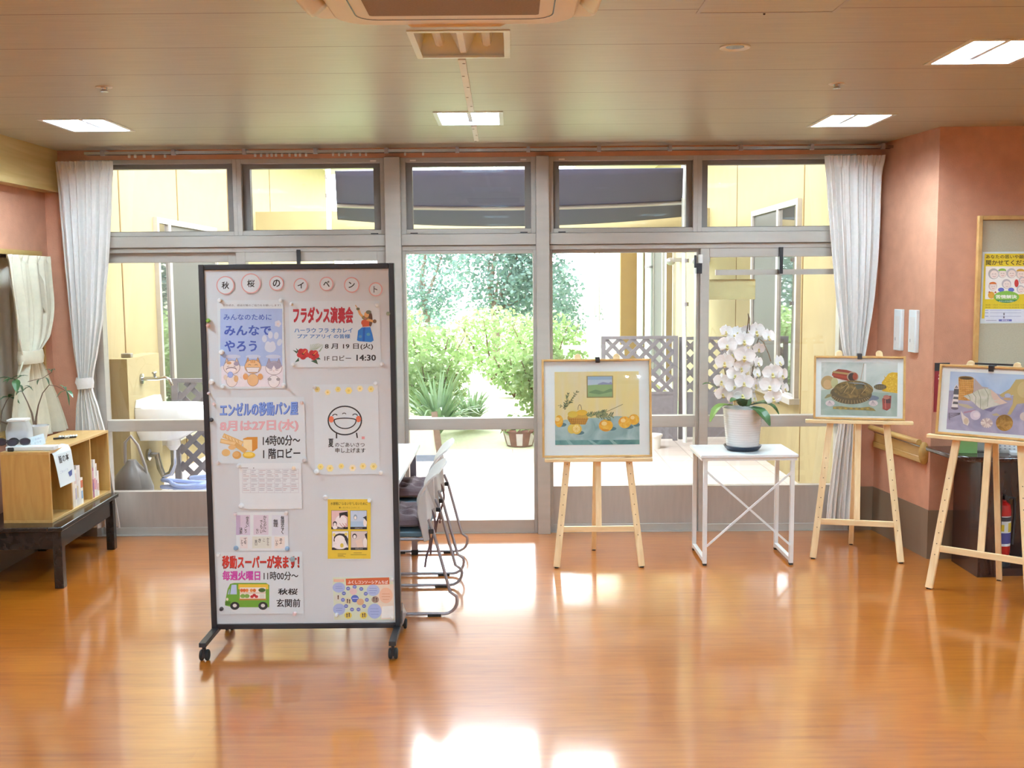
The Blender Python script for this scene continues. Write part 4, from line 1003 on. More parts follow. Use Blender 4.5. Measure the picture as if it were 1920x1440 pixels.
# mobile supermarket poster   (view 370,860 at 3.6)
def d_van(a):
    a.text('移動スーパーが来ます！', 168, 652, 690, 745, '#5a2a2a', .05, 1); a.text('移動スーパーが来ます！', 170, 652, 686, 740, '#cc3a30', .04, 2)
    a.text('毎週火曜日', 170, 755, 425, 822, '#b03090', .05, 1); a.text('毎週火曜日', 172, 757, 423, 820, '#cf4fb4', .025, 2)
    a.text('11時00分〜', 448, 760, 682, 820, BLK, .02); a.text('秋桜', 545, 875, 678, 918, BLK, .03); a.text('玄関前', 535, 945, 696, 1002, BLK, .025)
    GR = '#6fa83c'
    a.poly([(188, 985), (195, 930), (205, 880), (222, 845), (250, 838), (465, 838), (486, 852), (486, 1002), (430, 1002), (240, 1002), (188, 990)], GR, 2); a.rect(188, 962, 225, 988, '#4f7f2c', 3)
    a.poly([(222, 915), (232, 850), (265, 850), (268, 915)], '#bcd2f2', 3); a.poly([(205, 915), (215, 880), (220, 880), (218, 915)], '#9fb8d8', 3); a.ell(203, 948, 8, 10, '#f4efe0', 4)
    a.rect(278, 846, 480, 880, '#e9c84a', 3)
    a.rect(288, 868, 462, 948, '#f4f0ea', 4); a.rect(283, 944, 466, 954, '#c98a4a', 4); a.rect(288, 902, 462, 908, '#d8c8b0', 5)
    for (x, c) in ((300, '#d86a3c'), (318, '#d86a3c'), (336, '#e08a4c'), (366, '#e39a5c'), (386, '#d8783c')): a.ell(x, 888, 11, 12, c, 5, 10)
    a.ell(437, 886, 24, 14, '#4a6a34', 5); a.ell(308, 926, 18, 14, '#7fae54', 5); a.ell(336, 926, 18, 14, '#7fae54', 5)
    for (x, y) in ((370, 930), (385, 920), (400, 930)): a.ell(x, y, 12, 10, '#c2343a', 5, 10)
    a.rect(422, 912, 455, 942, '#dfe6dc', 5)
    for x in (254, 444): a.ell(x, 992, 31, 27, '#26262a', 5, 24); a.ell(x, 990, 14, 12, '#e9e9ea', 6, 16)
sheet_on_board('van_poster', 'poster of a green grocery van with red and magenta lettering', 'poster', 370, 860, 3.6, (135, 632, 720, 1045), M['gloss_paper'], d_van)
# yellow four-panel comic poster   (view 590,920 at 5.76)
def d_comic(a):
    K = '#2c2a30'
    a.text('水害戦に“ふるいち”しないために', 172, 122, 570, 156, '#6a5a1c', .02, 1); a.text('■ふるいちとこんなこと', 265, 172, 485, 192, '#8a7a2c', .0, 1)
    for (x, y, bgc) in ((180, 212, '#e3c8cc'), (385, 212, '#c4d8ee'), (186, 435, '#ecebee'), (390, 435, '#dcd0cc')):
        a.rect(x, y, x + 180, y + 205, K, 1); a.rect(x + 3, y + 3, x + 177, y + 178, bgc, 2); a.text('○□△◇○', x + 50, y + 184, x + 130, y + 200, '#f2f0ee', 0, 2)
    a.ell(285, 330, 62, 66, '#f4f2f4', 3); a.poly([(265, 240), (355, 225), (358, 285), (320, 262), (290, 268), (272, 300)], K, 4); a.ell(220, 355, 22, 26, K, 4); a.ell(220, 362, 15, 18, '#f4f0ee', 5); a.ell(220, 395, 26, 20, '#f4f2f4', 4, 12)
    for k in range(7): a.line([(270 + k * 10, 350 + (k % 3) * 14), (290 + k * 10, 378 + (k % 3) * 8)], 5, '#c88a90', 4)
    a.rect(390, 330, 555, 390, '#a9cbe8', 3); a.ell(440, 285, 20, 30, '#8fa8c0', 3); a.ell(440, 292, 12, 18, '#f4f0ee', 4); a.poly([(520, 290), (560, 270), (562, 330), (540, 300)], K, 4); a.ell(545, 345, 20, 40, '#f2f0ee', 3)
    a.poly([(205, 545), (212, 480), (265, 460), (330, 465), (362, 520), (358, 600), (335, 540), (300, 500), (240, 505), (225, 550)], K, 3); a.ell(272, 530, 56, 50, '#f6f4f4', 4); a.ell(275, 600, 70, 30, '#f6f4f4', 3); a.ell(295, 590, 18, 24, '#e0cc5a', 5); a.ell(210, 475, 16, 18, '#e6d878', 3, 10); a.ell(340, 468, 18, 18, '#e6d878', 3, 10)
    a.ell(432, 490, 24, 28, K, 3); a.ell(432, 496, 16, 20, '#f4f0ee', 4); a.poly([(440, 540), (505, 515), (525, 600), (465, 615)], '#e9d6c8', 4); a.poly([(540, 470), (566, 455), (566, 530), (550, 500)], K, 3); a.ell(545, 560, 22, 50, '#f2f0ee', 3)
    for (x0, y, x1) in ((250, 680, 340), (250, 695, 310), (250, 708, 330), (390, 688, 560), (420, 668, 510)): a.rect(x0, y, x1, y + 6, '#9a8a3a', 1)
def d_comic_all(a):
    a.rect(142, 92, 605, 735, '#e4c944', .5); d_comic(a)
sheet_on_board('comic_poster', 'yellow poster with four comic panels of a woman and a child', 'poster', 590, 920, 5.76, (135, 78, 612, 742), M['gloss_paper'], d_comic_all)
# bubble-diagram leaflet
def d_bub(a):
    a.poly([(195, 935), (845, 935), (865, 1395), (212, 1395)], '#d5e2cc', .5); a.poly([(640, 1010), (850, 1010), (862, 1380), (720, 1390)], '#e9dccc', .7)
    a.poly([(335, 950), (805, 935), (808, 1010), (340, 1022)], '#cf6a42', 1); a.text('ふくしコンソーシアムちば', 358, 968, 792, 1006, '#faf4ee', .03, 2)
    a.rect(205, 955, 320, 985, '#e6c0a8', 1)
    for (x, y, rx, ry, c) in ((262, 1045, 68, 55, '#a9bce6'), (632, 1075, 70, 62, '#b4c6ea'), (265, 1280, 66, 62, '#a9bce6'), (648, 1300, 76, 82, '#a9bcea'), (770, 1130, 72, 85, '#ecc4a8'), (435, 1165, 42, 40, '#5870c4')): a.ell(x, y, rx, ry, c, 1.4)
    for (x, y) in ((432, 1038), (362, 1056), (504, 1060), (316, 1108), (552, 1112), (306, 1178), (564, 1178), (340, 1245), (534, 1245), (404, 1282), (474, 1282)): a.ell(x, y, 22, 21, '#6d80c8', 1.6, 14); a.rect(x - 12, y - 3, x + 12, y + 3, '#c4cdf0', 2.2)
    for (x, y, c) in ((418, 1088, '#e4c9c8'), (366, 1190, '#d8d8b8'), (494, 1200, '#d9b48c'), (248, 1155, '#d8dcd4'), (655, 1175, '#a48c80'), (362, 1345, '#e3d25a'), (528, 1345, '#e3d25a')): a.ell(x, y, 40, 36, c, 1.5)
    for (x, y) in ((355, 1190), (378, 1194), (350, 1345), (374, 1340), (520, 1345), (542, 1342), (640, 1170), (668, 1178), (255, 1150)): a.ell(x, y - 14, 8, 8, '#4a3a34', 2.2, 8); a.rect(x - 7, y - 8, x + 7, y + 22, '#7a6a5a', 2)
    for (x, y, w) in ((225, 1030, 70), (225, 1050, 78), (590, 1050, 80), (585, 1075, 90), (590, 1100, 70), (230, 1265, 70), (230, 1290, 66), (600, 1270, 90), (598, 1300, 100), (610, 1330, 80), (728, 1110, 84), (724, 1140, 92), (735, 1170, 70)): a.rect(x, y, x + w, y + 6, '#8f9fd4' if x < 700 else '#d8a080', 2)
    a.poly([(730, 1250), (850, 1240), (858, 1370), (720, 1375)], '#eef0ec', 1.2); a.rect(398 + 10, 1158, 468, 1166, '#cfd6f4', 2.4)
sheet_on_board('bubble_leaflet', 'pale green leaflet with blue bubbles and orange heading', 'poster', 590, 920, 5.76, (193, 930, 866, 1400), M['gloss_paper'], d_bub)

# magnets
WHT = '#e6f0f4'
MAG = [(413, 563, WHT, .9, 'white magnet at the top corner of the cat poster beside the frame'), (527, 563, WHT, .8, 'white magnet at the top of the cat poster near the hula poster'),
       (547, 570, WHT, .7, 'white magnet at the top corner of the hula poster near the cats'), (707, 572, WHT, .8, 'white magnet above the hula dancer'),
       (391, 601, '#86b84c', .8, 'green magnet on the black frame'), (391, 610, '#dfb9ae', .75, 'pinkish magnet just below the green one'),
       (728, 588, '#93ab93', .75, 'grey green magnet by the frame near the hula dancer'), (416, 660, WHT, 1.0, 'white magnet on the edge of the cat poster above the cats'),
       (397, 716, WHT, 1.1, 'large white magnet alone beside the cat poster'), (419, 724, WHT, .9, 'white magnet at the bottom corner of the cat poster under the first cat'),
       (532, 722, WHT, .9, 'white magnet at the bottom corner of the cat poster under the grey cat'), (550, 683, WHT, .8, 'white magnet below the red hibiscus'),
       (716, 682, WHT, .8, 'white magnet at the bottom of the hula poster under the time'), (392, 737, '#e6d9d9', .55, 'small pale magnet on the frame above the bakery poster'),
       (402, 757, '#e3dcdc', .7, 'pale magnet at the top corner of the bakery poster by the frame'), (566, 755, '#e6e0e0', .7, 'pale magnet after the last blue letter of the bakery poster'),
       (397, 787, '#3a3d44', .8, 'dark magnet on the black frame beside the bakery poster'), (409, 867, '#d3d3d6', .8, 'grey white magnet below the bread picture'),
       (571, 863, '#d3d3d6', .8, 'grey white magnet below the words on the bakery poster'), (448, 873, WHT, .75, 'white magnet at the top of the monthly table'),
       (551, 877, '#efe3cc', .7, 'cream magnet at the far top corner of the monthly table'), (453, 948, WHT, 1.0, 'white magnet at the bottom of the monthly table'),
       (590, 726, '#d6d2cc', .7, 'grey magnet at the top of the greeting sheet by the lemon flowers'), (704, 719, WHT, .8, 'white magnet at the other top corner of the greeting sheet'),
       (594, 884, WHT, 1.0, 'white magnet at the bottom of the greeting sheet'), (714, 886, '#e9ecec', .8, 'pale magnet at the far bottom corner of the greeting sheet'),
       (442, 963, '#ddd9dc', .7, 'pale magnet at the top of the pastel card sheet'), (537, 962, '#dcdad8', .8, 'pale magnet at the far top of the pastel card sheet'),
       (443, 1027, '#8fb0cc', .9, 'blue magnet at the bottom of the pastel card sheet by the frame'), (539, 1028, '#8fb4d6', .9, 'blue magnet at the far bottom of the pastel card sheet'),
       (549, 1048, '#8fa8b0', 1.0, 'grey blue magnet on the red van poster title'), (410, 1039, WHT, .8, 'white magnet at the top corner of the van poster'),
       (416, 1141, '#3f3f46', .8, 'black magnet below the green van'), (553, 1150, '#e6d8dc', .8, 'pale pink magnet at the bottom of the van poster'),
       (610, 932, WHT, .9, 'white magnet at the top corner of the yellow comic poster'), (693, 938, WHT, .8, 'white magnet at the far top corner of the yellow comic poster'),
       (632, 1152, WHT, .8, 'white magnet at the bottom corner of the bubble leaflet'), (735, 1086, '#dcdfdf', .7, 'pale magnet at the top corner of the bubble leaflet by the frame'),
       (735, 1158, '#dfe2de', .7, 'pale magnet at the bottom corner of the bubble leaflet by the frame')]
rxf = Matrix.Rotation(math.pi / 2, 3, 'X')
_magme = {}
for (px, py, c, s, lab) in MAG:
    p = PY(px, py, YF)
    bb = MB().m(mat('magnet_' + c.lstrip('#') + str(px), c, .3, var=.02))
    bb.lathe([(.0125 * s, 0), (.0125 * s, .003), (.009 * s, .004), (.008 * s, .011), (.0105 * s, .0125), (.009 * s, .0155), (0, .0165)], n=16, ax=rxf)
    oo = bb.build('magnet'); fr = px in (391, 728, 397, 392, 735) and (px < 393 or px in (728, 735))
    oo.location = (p.x, YF - .0035, p.z); tag(oo, lab, 'magnet', 'magnets on the notice board')
# ------------------------------------------------------------------ easels and pictures
LEAN = 0.12
def easel(label, x, y, rz, ledge_z, ledge_w, top_z, mount=False):
    o = thing('easel', label, 'easel', (x, y, 0), rz, 'pine display easels')
    hb, ht = .262, .118 if top_z > 1.2 else .118
    zt = top_z
    fxz = lambda z: hb + (ht - hb) * z / 1.30
    for s in (-1, 1):
        b = MB().m(M['pine']); p0 = Vector((s * hb, 0, .006)); p1 = Vector((s * fxz(zt), LEAN * zt, zt)); b.bar(p0, p1, .040, .022)
        b.lathe([(.0, -.011), (.020, -.011), (.020, .011), (0, .011)], c=p1, n=18, ax=Matrix.Rotation(math.pi / 2, 3, 'X')); lg = b.build('leg', parent=o, bevel=.002)
        b = MB().m(M['rubber'])
        b.box(s * hb - .012, s * hb + .012, -.009, .009, 0, .008); b.build('rubber_foot', parent=lg)
        b = MB().m(M['stem'])
        for k in range(8):
            z = .20 + k * .062
            if z > ledge_z - .03: break
            b.lathe([(.0, .0), (.0032, 0), (.0032, .002)], c=(s * fxz(z), LEAN * z - .0128, z), n=8, ax=Matrix.Rotation(-math.pi / 2, 3, 'X'))
        b.build('peg_holes', parent=lg)
    zc = .235; w = fxz(zc) - .018
    b = MB().m(M['pinex']); b.bar((-w, LEAN * zc, zc), (w, LEAN * zc, zc), .036, .018); b.build('crossbar', parent=o, bevel=.002)
    b = MB().m(M['pine']); b.bar((0, LEAN * zc + .002, zc), (0, LEAN * (zt - .06) + .002, zt - .06), .036, .018); b.build('centre_post', parent=o, bevel=.002)
    b = MB().m(M['pine']); b.bar((0, .42, .004), (0, LEAN * (zt - .12) + .03, zt - .12), .030, .020); rl = b.build('rear_leg', parent=o, bevel=.002)
    b = MB().m(M['rubber']).box(-.011, .011, .408, .428, 0, .006); b.build('rubber_foot', parent=rl)
    b = MB().m(M['pinex']); yl = LEAN * ledge_z
    b.box(-ledge_w / 2, ledge_w / 2, yl - .052, yl - .012, ledge_z - .024, ledge_z - .002); b.build('ledge', parent=o, bevel=.003)
    b = MB().m(M['black']); yc = LEAN * zt; b.box(-.014, .014, yc - .052, yc + .004, zt - .016, zt + .002); b.box(-.014, .014, yc - .054, yc - .048, zt - .032, zt + .002)
    if mount: b.box(-.10, .14, yc - .004, yc + .008, zt + .0, zt + .010)
    b.build('clamp', parent=o, bevel=.002)
    return o
def picture(label, ex, ey, rz, z0, w, h, art_rect, draw, dx=0.0, fw=.013, fmat=None):
    """framed picture resting on an easel ledge; art_rect = (x0,z0,x1,z1) as fractions of the frame"""
    off = Matrix.Rotation(rz, 3, 'Z') @ Vector((dx, LEAN * z0 - .016, 0))
    o = thing('framed_picture', label, 'picture', (ex + off.x, ey + off.y, z0), rz, 'framed still lifes on easels')
    o.rotation_euler = (-math.atan(LEAN), 0, rz)
    fmat = fmat or M['oakframe']; d = .022
    b = MB().m(fmat); hw = w / 2
    b.box(-hw, -hw + fw, -d, 0, 0, h); b.box(hw - fw, hw, -d, 0, 0, h); b.box(-hw + fw, hw - fw, -d, 0, 0, fw); b.box(-hw + fw, hw - fw, -d, 0, h - fw, h)
    b.build('frame', parent=o, bevel=.002)
    MB().m(M['mount']).box(-hw + fw * .5, hw - fw * .5, -.009, -.004, fw * .5, h - fw * .5).build('mount', parent=o)
    ax0, az0, ax1, az1 = art_rect
    a0, a1, c0, c1 = -hw + ax0 * w, -hw + ax1 * w, az0 * h, az1 * h
    a = draw(lambda rx0, ry0, rx1, ry1: (lambda x, y: (a0 + (x - rx0) / (rx1 - rx0) * (a1 - a0), c1 - (y - ry0) / (ry1 - ry0) * (c1 - c0))))
    p = a.b.build('painting', parent=o, sharp=0); p.location = (0, -.0095, 0)
    MB().m(M['glass']).box(-hw + fw, hw - fw, -.0185, -.0165, fw, h - fw).build('glazing', parent=o)
    return o

def watercolour(name, stops, scale=6, stretch=(1, 1, 1)):
    m, t, b = newmat(name); nz = N(t, 'ShaderNodeTexNoise', Scale=scale, Detail=5.0, Distortion=1.0); t.links.new(coords(t, stretch), nz.inputs['Vector'])
    t.links.new(ramp(t, nz.outputs['Fac'], stops), b.inputs['Base Color']); b.inputs['Roughness'].default_value = .8; return m
W1 = watercolour('yellow_wash', [(.3, '#ead98c'), (.5, '#e6d9a0'), (.7, '#e4dcc0')], 5, (2.5, 1, .6))
W2 = watercolour('teal_wash', [(.3, '#7fa6a6'), (.5, '#9fc0c0'), (.7, '#b9d2cf')], 8)
W3 = watercolour('deep_teal_wash', [(.35, '#3f7d7c'), (.6, '#6aa09c')], 14)
ORG = watercolour('orange_wash', [(.3, '#e39a26'), (.5, '#eab232'), (.7, '#eec85a')], 30)
def d_orange(mk):
    a = Art(mk(0, 50, 1560, 1390))
    a.rect(0, 50, 1560, 1390, W1, 1); a.poly([(0, 1000), (180, 930), (700, 900), (1150, 870), (1560, 900), (1560, 1390), (0, 1390)], W2, 2); a.rect(0, 1305, 1560, 1390, W3, 3)
    for (x0, x1) in ((600, 760), (1000, 1120), (200, 300)): a.poly([(x0, 1305), (x0 + 60, 1305), (x1 + 40, 1390), (x1 - 40, 1390)], '#86b4b0', 4)
    # picture on the wall
    a.rect(592, 128, 1082, 530, '#9a8c58', 2); a.rect(612, 140, 1066, 512, '#b9cbd8', 3); a.rect(612, 140, 1066, 200, '#98b6d0', 4); a.poly([(612, 300), (800, 290), (900, 265), (1066, 270), (1066, 512), (612, 512)], '#8fb27a', 4)
    a.poly([(800, 275), (900, 240), (1000, 262), (1040, 240), (1066, 265), (1066, 290), (800, 292)], '#8f98b8', 5); a.poly([(640, 420), (760, 380), (900, 420), (1040, 360), (1066, 380), (1066, 420), (820, 470), (640, 440)], '#6f9468', 5)
    # sprig and branch
    G1, G2 = '#7d8a60', '#5f7250'
    def leafy(pts, n, sz, c):
        for i in range(len(pts) - 1):
            (x0, y0), (x1, y1) = pts[i], pts[i + 1]
            a.line([(x0, y0), (x1, y1)], 7, '#7a7550', 4)
            for k in range(n):
                t = k / n; x = x0 + (x1 - x0) * t; y = y0 + (y1 - y0) * t
                for s in (-1, 1): q = math.atan2(y1 - y0, x1 - x0) + s * random.uniform(.35, 1.1); sz_ = sz; sz = sz_ * random.uniform(.8, 1.5); a.ell(x + sz * .6 * math.cos(q), y + sz * .6 * math.sin(q), sz * .66, sz * .22, random.choice([c, G1, G2, '#93a06c']), 5, 9, rot=q); sz = sz_
    random.seed(4)
    leafy([(180, 740), (220, 560), (250, 440)], 4, 34, G2); leafy([(190, 700), (300, 580), (420, 390)], 5, 32, G1); leafy([(190, 690), (60, 665)], 2, 34, G1)
    leafy([(330, 860), (560, 860), (760, 820), (950, 790)], 7, 46, G2); a.line([(950, 790), (1110, 720), (1255, 655)], 10, '#8a8058', 5); leafy([(760, 860), (900, 880), (1080, 850)], 5, 44, G1)
    # shadows on the cloth are part of the painted picture
    for (x, y, rx) in ((130, 1020, 80), (450, 1170, 90), (1040, 1100, 95), (1360, 1070, 90), (1510, 1030, 60)): a.ell(x, y, rx, 36, '#4f7d88', 4)
    for (x, y, rx, ry) in ((75, 955, 110, 110), (940, 1040, 130, 110), (1465, 935, 98, 98), (1290, 985, 118, 108)): a.ell(min(x, 1560 - rx), y, rx if x > 100 else 75, ry, ORG, 5, 26); a.ell(x - 30, y - 35, rx * .4, ry * .35, '#f2d68a', 6, 14)
    a.ell(1000, 940, 44, 12, '#59703f', 7, 10); a.ell(935, 1125, 70, 16, '#d08a20', 6, 12)
    a.ell(420, 900, 190, 120, '#c9a23c', 5.5); a.poly([(250, 900), (620, 900), (560, 1020), (300, 1020)], '#c8922f', 6)
    for k in range(9): a.line([(262 + k * 40, 905), (285 + k * 34, 1015)], 7, '#96702a', 7)
    for k in range(3): a.line([(255 + k * 10, 925 + k * 34), (610 - k * 14, 925 + k * 34)], 6, '#96702a', 7)
    a.ell(330, 830, 95, 60, '#d9c04a', 6); a.ell(500, 800, 100, 50, '#e2b93a', 6); leafy([(300, 860), (620, 850)], 7, 40, G2)
    a.arc(460, 745, 34, 90, 180, 360, 9, '#7d7460', 7)
    a.ell(310, 1100, 80, 85, '#dcc65a', 7); a.ell(400, 1100, 92, 95, '#e2c04a', 8); a.ell(395, 1095, 66, 68, '#eedc92', 9); 
    for k in range(8): q = k * .785; a.line([(395, 1095), (395 + 58 * math.cos(q), 1095 + 60 * math.sin(q))], 6, '#d9b24a', 9.5)
    return a
SEA = watercolour('grey_green_wash', [(.3, '#a9bcb4'), (.5, '#c3cec8'), (.7, '#d5d9d3')], 7)
SEA2 = watercolour('sea_green_wash', [(.3, '#8fa9a0'), (.6, '#a9bfb4'), (.75, '#b9c9c0')], 9)
SHELL = watercolour('tortoise_shell', [(.3, '#4c4230'), (.5, '#75653f'), (.7, '#9a8450')], 30)
def d_turtle(mk):
    a = Art(mk(215, 220, 1490, 1200))
    a.rect(215, 220, 1490, 1200, SEA, 1); a.poly([(215, 740), (600, 700), (1100, 760), (1490, 780), (1490, 1200), (215, 1200)], SEA2, 2)
    a.poly([(1110, 640), (1490, 330), (1490, 420), (1200, 640)], '#c3ccd4', 2); a.line([(930, 240), (880, 540)], 10, '#a8947c', 3); a.poly([(935, 240), (970, 240), (965, 560), (930, 560)], '#dfe3e0', 3)
    a.poly([(1240, 740), (1230, 580), (1340, 420), (1400, 395), (1490, 400), (1490, 775)], '#d8b02e', 3)
    random.seed(6)
    for k in range(60): a.ell(random.uniform(1270, 1480), random.uniform(430, 750), 10, 9, random.choice(['#e8cc5a', '#c0962a', '#e0bc40']), 4, 7)
    a.ell(330, 600, 120, 130, '#b39a68', 3); a.ell(320, 630, 70, 85, '#c9a878', 4); a.ell(440, 600, 60, 100, '#b8bc8a', 4)
    a.poly([(400, 410), (500, 345), (640, 360), (760, 400), (700, 570), (560, 540), (420, 500)], '#8f3a2a', 4); a.line([(420, 400), (720, 440)], 34, '#a89058', 5); a.line([(410, 450), (690, 510)], 40, '#a8452e', 5)
    a.ell(745, 485, 98, 92, '#a8907c', 5); a.ell(740, 490, 72, 76, '#3a2c2c', 6); a.ell(785, 480, 42, 66, '#97452f', 7)
    a.ell(1040, 870, 150, 50, '#6f8096', 3); a.ell(720, 800, 350, 190, '#5d5238', 5, 30); a.ell(760, 720, 330, 165, SHELL, 6, 30)
    for pts in ([(600, 780), (680, 650), (650, 590)], [(720, 800), (800, 660), (760, 580)], [(900, 790), (980, 680), (930, 600)], [(560, 700), (640, 640)], [(1000, 620), (1080, 700)]): a.line(pts, 12, '#a89060', 7)
    a.poly([(650, 590), (900, 590), (1000, 640), (900, 620), (760, 610)], '#7f8c94', 7); a.poly([(780, 640), (900, 620), (930, 690), (820, 720)], '#56584c', 7)
    for k in range(16): q = math.radians(160 - k * 9); a.line([(720 + 300 * math.cos(q), 810 + 110 * math.sin(q)), (720 + 340 * math.cos(q), 815 + 165 * math.sin(q))], 8, '#a8966c', 7)
    a.ell(1205, 665, 105, 52, '#58523c', 7); 
    for k in range(10): a.ell(1130 + (k % 5) * 34, 650 + (k // 5) * 34, 13, 10, '#8d7d58', 8, 7)
    a.poly([(270, 890), (320, 820), (390, 800), (400, 850), (300, 890)], '#8a865c', 5)
    for (x, y, rx, ry) in ((370, 980, 78, 55), (1095, 965, 76, 55)):
        a.ell(x, y, rx, ry, '#d8cfcf', 4)
        for k in range(5): a.line([(x - 10, y - ry + 12), (x - rx * .7 + k * rx * .35, y + ry * .8)], 6, '#a79aa2', 5)
    a.poly([(420, 1040), (560, 1030), (700, 1050), (900, 1050), (1020, 1030), (1100, 1060), (1140, 1105), (900, 1095), (600, 1090), (420, 1085)], '#9a8748', 4)
    for k in range(14): a.ell(450 + k * 46, 1062 + (k % 3) * 8, 18, 14, ('#b89c40', '#7d7448')[k % 2], 5, 8)
    a.poly([(1240, 880), (1300, 830), (1390, 820), (1390, 900), (1380, 1050), (1320, 1095), (1250, 1070)], '#9c4a44', 4); a.rect(1270, 880, 1380, 960, '#5a3a40', 5); a.ell(1310, 850, 55, 40, '#b87a6c', 5); a.line([(1290, 900), (1300, 1060)], 14, '#c8746a', 6)
    return a
SKYW = watercolour('sky_wash', [(.3, '#9bbbe0'), (.5, '#b4cfea'), (.7, '#cadcee')], 6)
LAV = watercolour('lavender_wash', [(.3, '#9193b0'), (.5, '#a5a6c0'), (.7, '#b6b6cc')], 9)
def d_shell(mk):
    a = Art(mk(470, 400, 1690, 1215))
    a.rect(470, 400, 1690, 1215, SKYW, 1); a.poly([(470, 670), (900, 640), (1300, 690), (1690, 690), (1690, 1215), (470, 1215)], LAV, 2)
    BK = watercolour('basket_wash', [(.35, '#b98236'), (.5, '#cf9a4a'), (.7, '#dcae66')], 40)
    a.poly([(600, 480), (700, 455), (830, 480), (838, 640), (815, 795), (620, 795), (615, 640)], BK, 4); a.ell(715, 482, 112, 26, '#8a6a34', 5); a.ell(715, 486, 92, 16, '#4f3e26', 6)
    for k in range(9): a.line([(612, 530 + k * 28), (832, 530 + k * 28)], 5, '#a8742e', 5)
    for k in range(8): a.line([(630 + k * 27, 505), (632 + k * 25, 785)], 4, '#e0b878', 5.4)
    a.poly([(840, 480), (960, 590), (1060, 600), (980, 660), (840, 690)], '#b9aca8', 3)
    SH = watercolour('conch_wash', [(.3, '#b9c0a8'), (.5, '#cdd2c0'), (.7, '#dcdcd2')], 20)
    a.poly([(690, 735), (830, 685), (900, 640), (1000, 610), (1090, 620), (1180, 680), (1260, 760), (1345, 790), (1240, 825), (1120, 860), (1000, 910), (930, 880), (840, 810)], SH, 6)
    a.poly([(1090, 620), (1180, 680), (1240, 740), (1150, 770), (1110, 720)], '#d9c2b4', 7); a.poly([(1240, 740), (1345, 790), (1250, 820), (1140, 790)], '#dccab8', 7)
    for pts in ([(1000, 610), (1060, 700), (1060, 860)], [(900, 640), (950, 740), (960, 890)], [(830, 685), (880, 740), (880, 840)], [(760, 710), (790, 745), (800, 790)]): a.line(pts, 9, '#98a48e', 7)
    a.poly([(1000, 905), (1180, 860), (1220, 830), (1120, 930)], '#7a7a9a', 4)
    a.poly([(545, 620), (580, 575), (615, 620), (620, 710), (620, 900), (525, 900), (545, 700)], '#e8e6e2', 5)
    for (y0, y1) in ((640, 720), (752, 785), (820, 855)): a.poly([(548, y0), (618, y0), (620, y1), (540, y1)], '#5d6468', 6)
    a.ell(575, 912, 56, 22, '#6d6a78', 4); a.poly([(550, 630), (580, 590), (612, 630)], '#78808a', 7)
    for k in range(4): a.line([(490, 990 + k * 22), (660, 975 + k * 6)], 7, '#5c5c68', 5)
    a.line([(510, 1080), (495, 985)], 7, '#5c5c68', 5)
    a.poly([(620, 840), (760, 850), (860, 890), (780, 905), (640, 870)], '#bcb89a', 4); a.line([(720, 965), (880, 925)], 22, '#b08aa0', 5)
    a.poly([(670, 940), (720, 1000), (790, 1040), (810, 1090), (790, 1145), (720, 1120), (690, 1040)], '#dcd8d0', 5); a.ell(760, 1080, 34, 44, '#cfc3a8', 6)
    a.ell(890, 990, 78, 66, '#d5d0dc', 5); a.ell(905, 985, 46, 38, '#e4dfe4', 6)
    random.seed(9)
    for k in range(16): q = k * .3927; a.line([(1065, 1085), (1065 + 82 * math.cos(q), 1085 + 62 * math.sin(q))], 22, random.choice(['#d9cfc4', '#e4dcd2', '#c4b4ac']), 5 + (k % 3) * .3)
    CO = watercolour('coir_wash', [(.35, '#8a6a30'), (.5, '#a8823c'), (.7, '#c09a54')], 40)
    a.ell(1320, 1065, 122, 112, CO, 5, 26)
    for k in range(7): a.arc(1320, 1065, 20 + k * 15, 106, 200, 340, 5, '#7a5c2a', 6, 10)
    a.poly([(1130, 960), (1200, 940), (1260, 975), (1160, 980)], '#b9b08a', 4)
    a.poly([(1690, 440), (1440, 470), (1360, 600), (1220, 690), (1260, 720), (1420, 680), (1420, 800), (1350, 950), (1400, 950), (1480, 800), (1690, 760)], '#bfae74', 5); a.ell(1340, 690, 46, 28, '#a9bcd8', 6); a.ell(1340, 740, 60, 18, '#c0a478', 6)
    a.ell(1560, 600, 90, 110, '#cbbb84', 6); a.ell(1600, 960, 70, 60, '#d0c8c0', 5)
    return a

E1 = (.527, 6.262, 0.0); 
easel('pine easel holding the orange still life beside the white table', *E1, .676, .66, 1.288)
picture('oak framed still life of oranges on a teal cloth', E1[0], E1[1], E1[2], .676, .674, .604, (.118, .128, .887, .872), d_orange, dx=-.007)
RZ2 = math.radians(-13.5); E2 = (2.145, 6.366, RZ2)
easel('pine easel holding the turtle picture in front of the curtain', *E2, .878, .64, 1.288)
picture('oak framed picture of a turtle and a red jar', E2[0], E2[1], RZ2, .878, .546, .398, (.083, .062, .915, .90), d_turtle, dx=0.0)
RZ3 = math.radians(-40); c3 = Vector((2.357, 5.762, 0)) + Matrix.Rotation(RZ3, 3, 'Z') @ Vector((.262, 0, 0)); E3 = (c3.x, c3.y, RZ3)
easel('pine easel holding the seashell picture in front of the dark counter', *E3, .878, .64, 1.275, True)
picture('oak framed picture of a conch, basket and shells', E3[0], E3[1], RZ3, .878, .545, .395, (.105, .075, .90, .90), d_shell, dx=-.005)

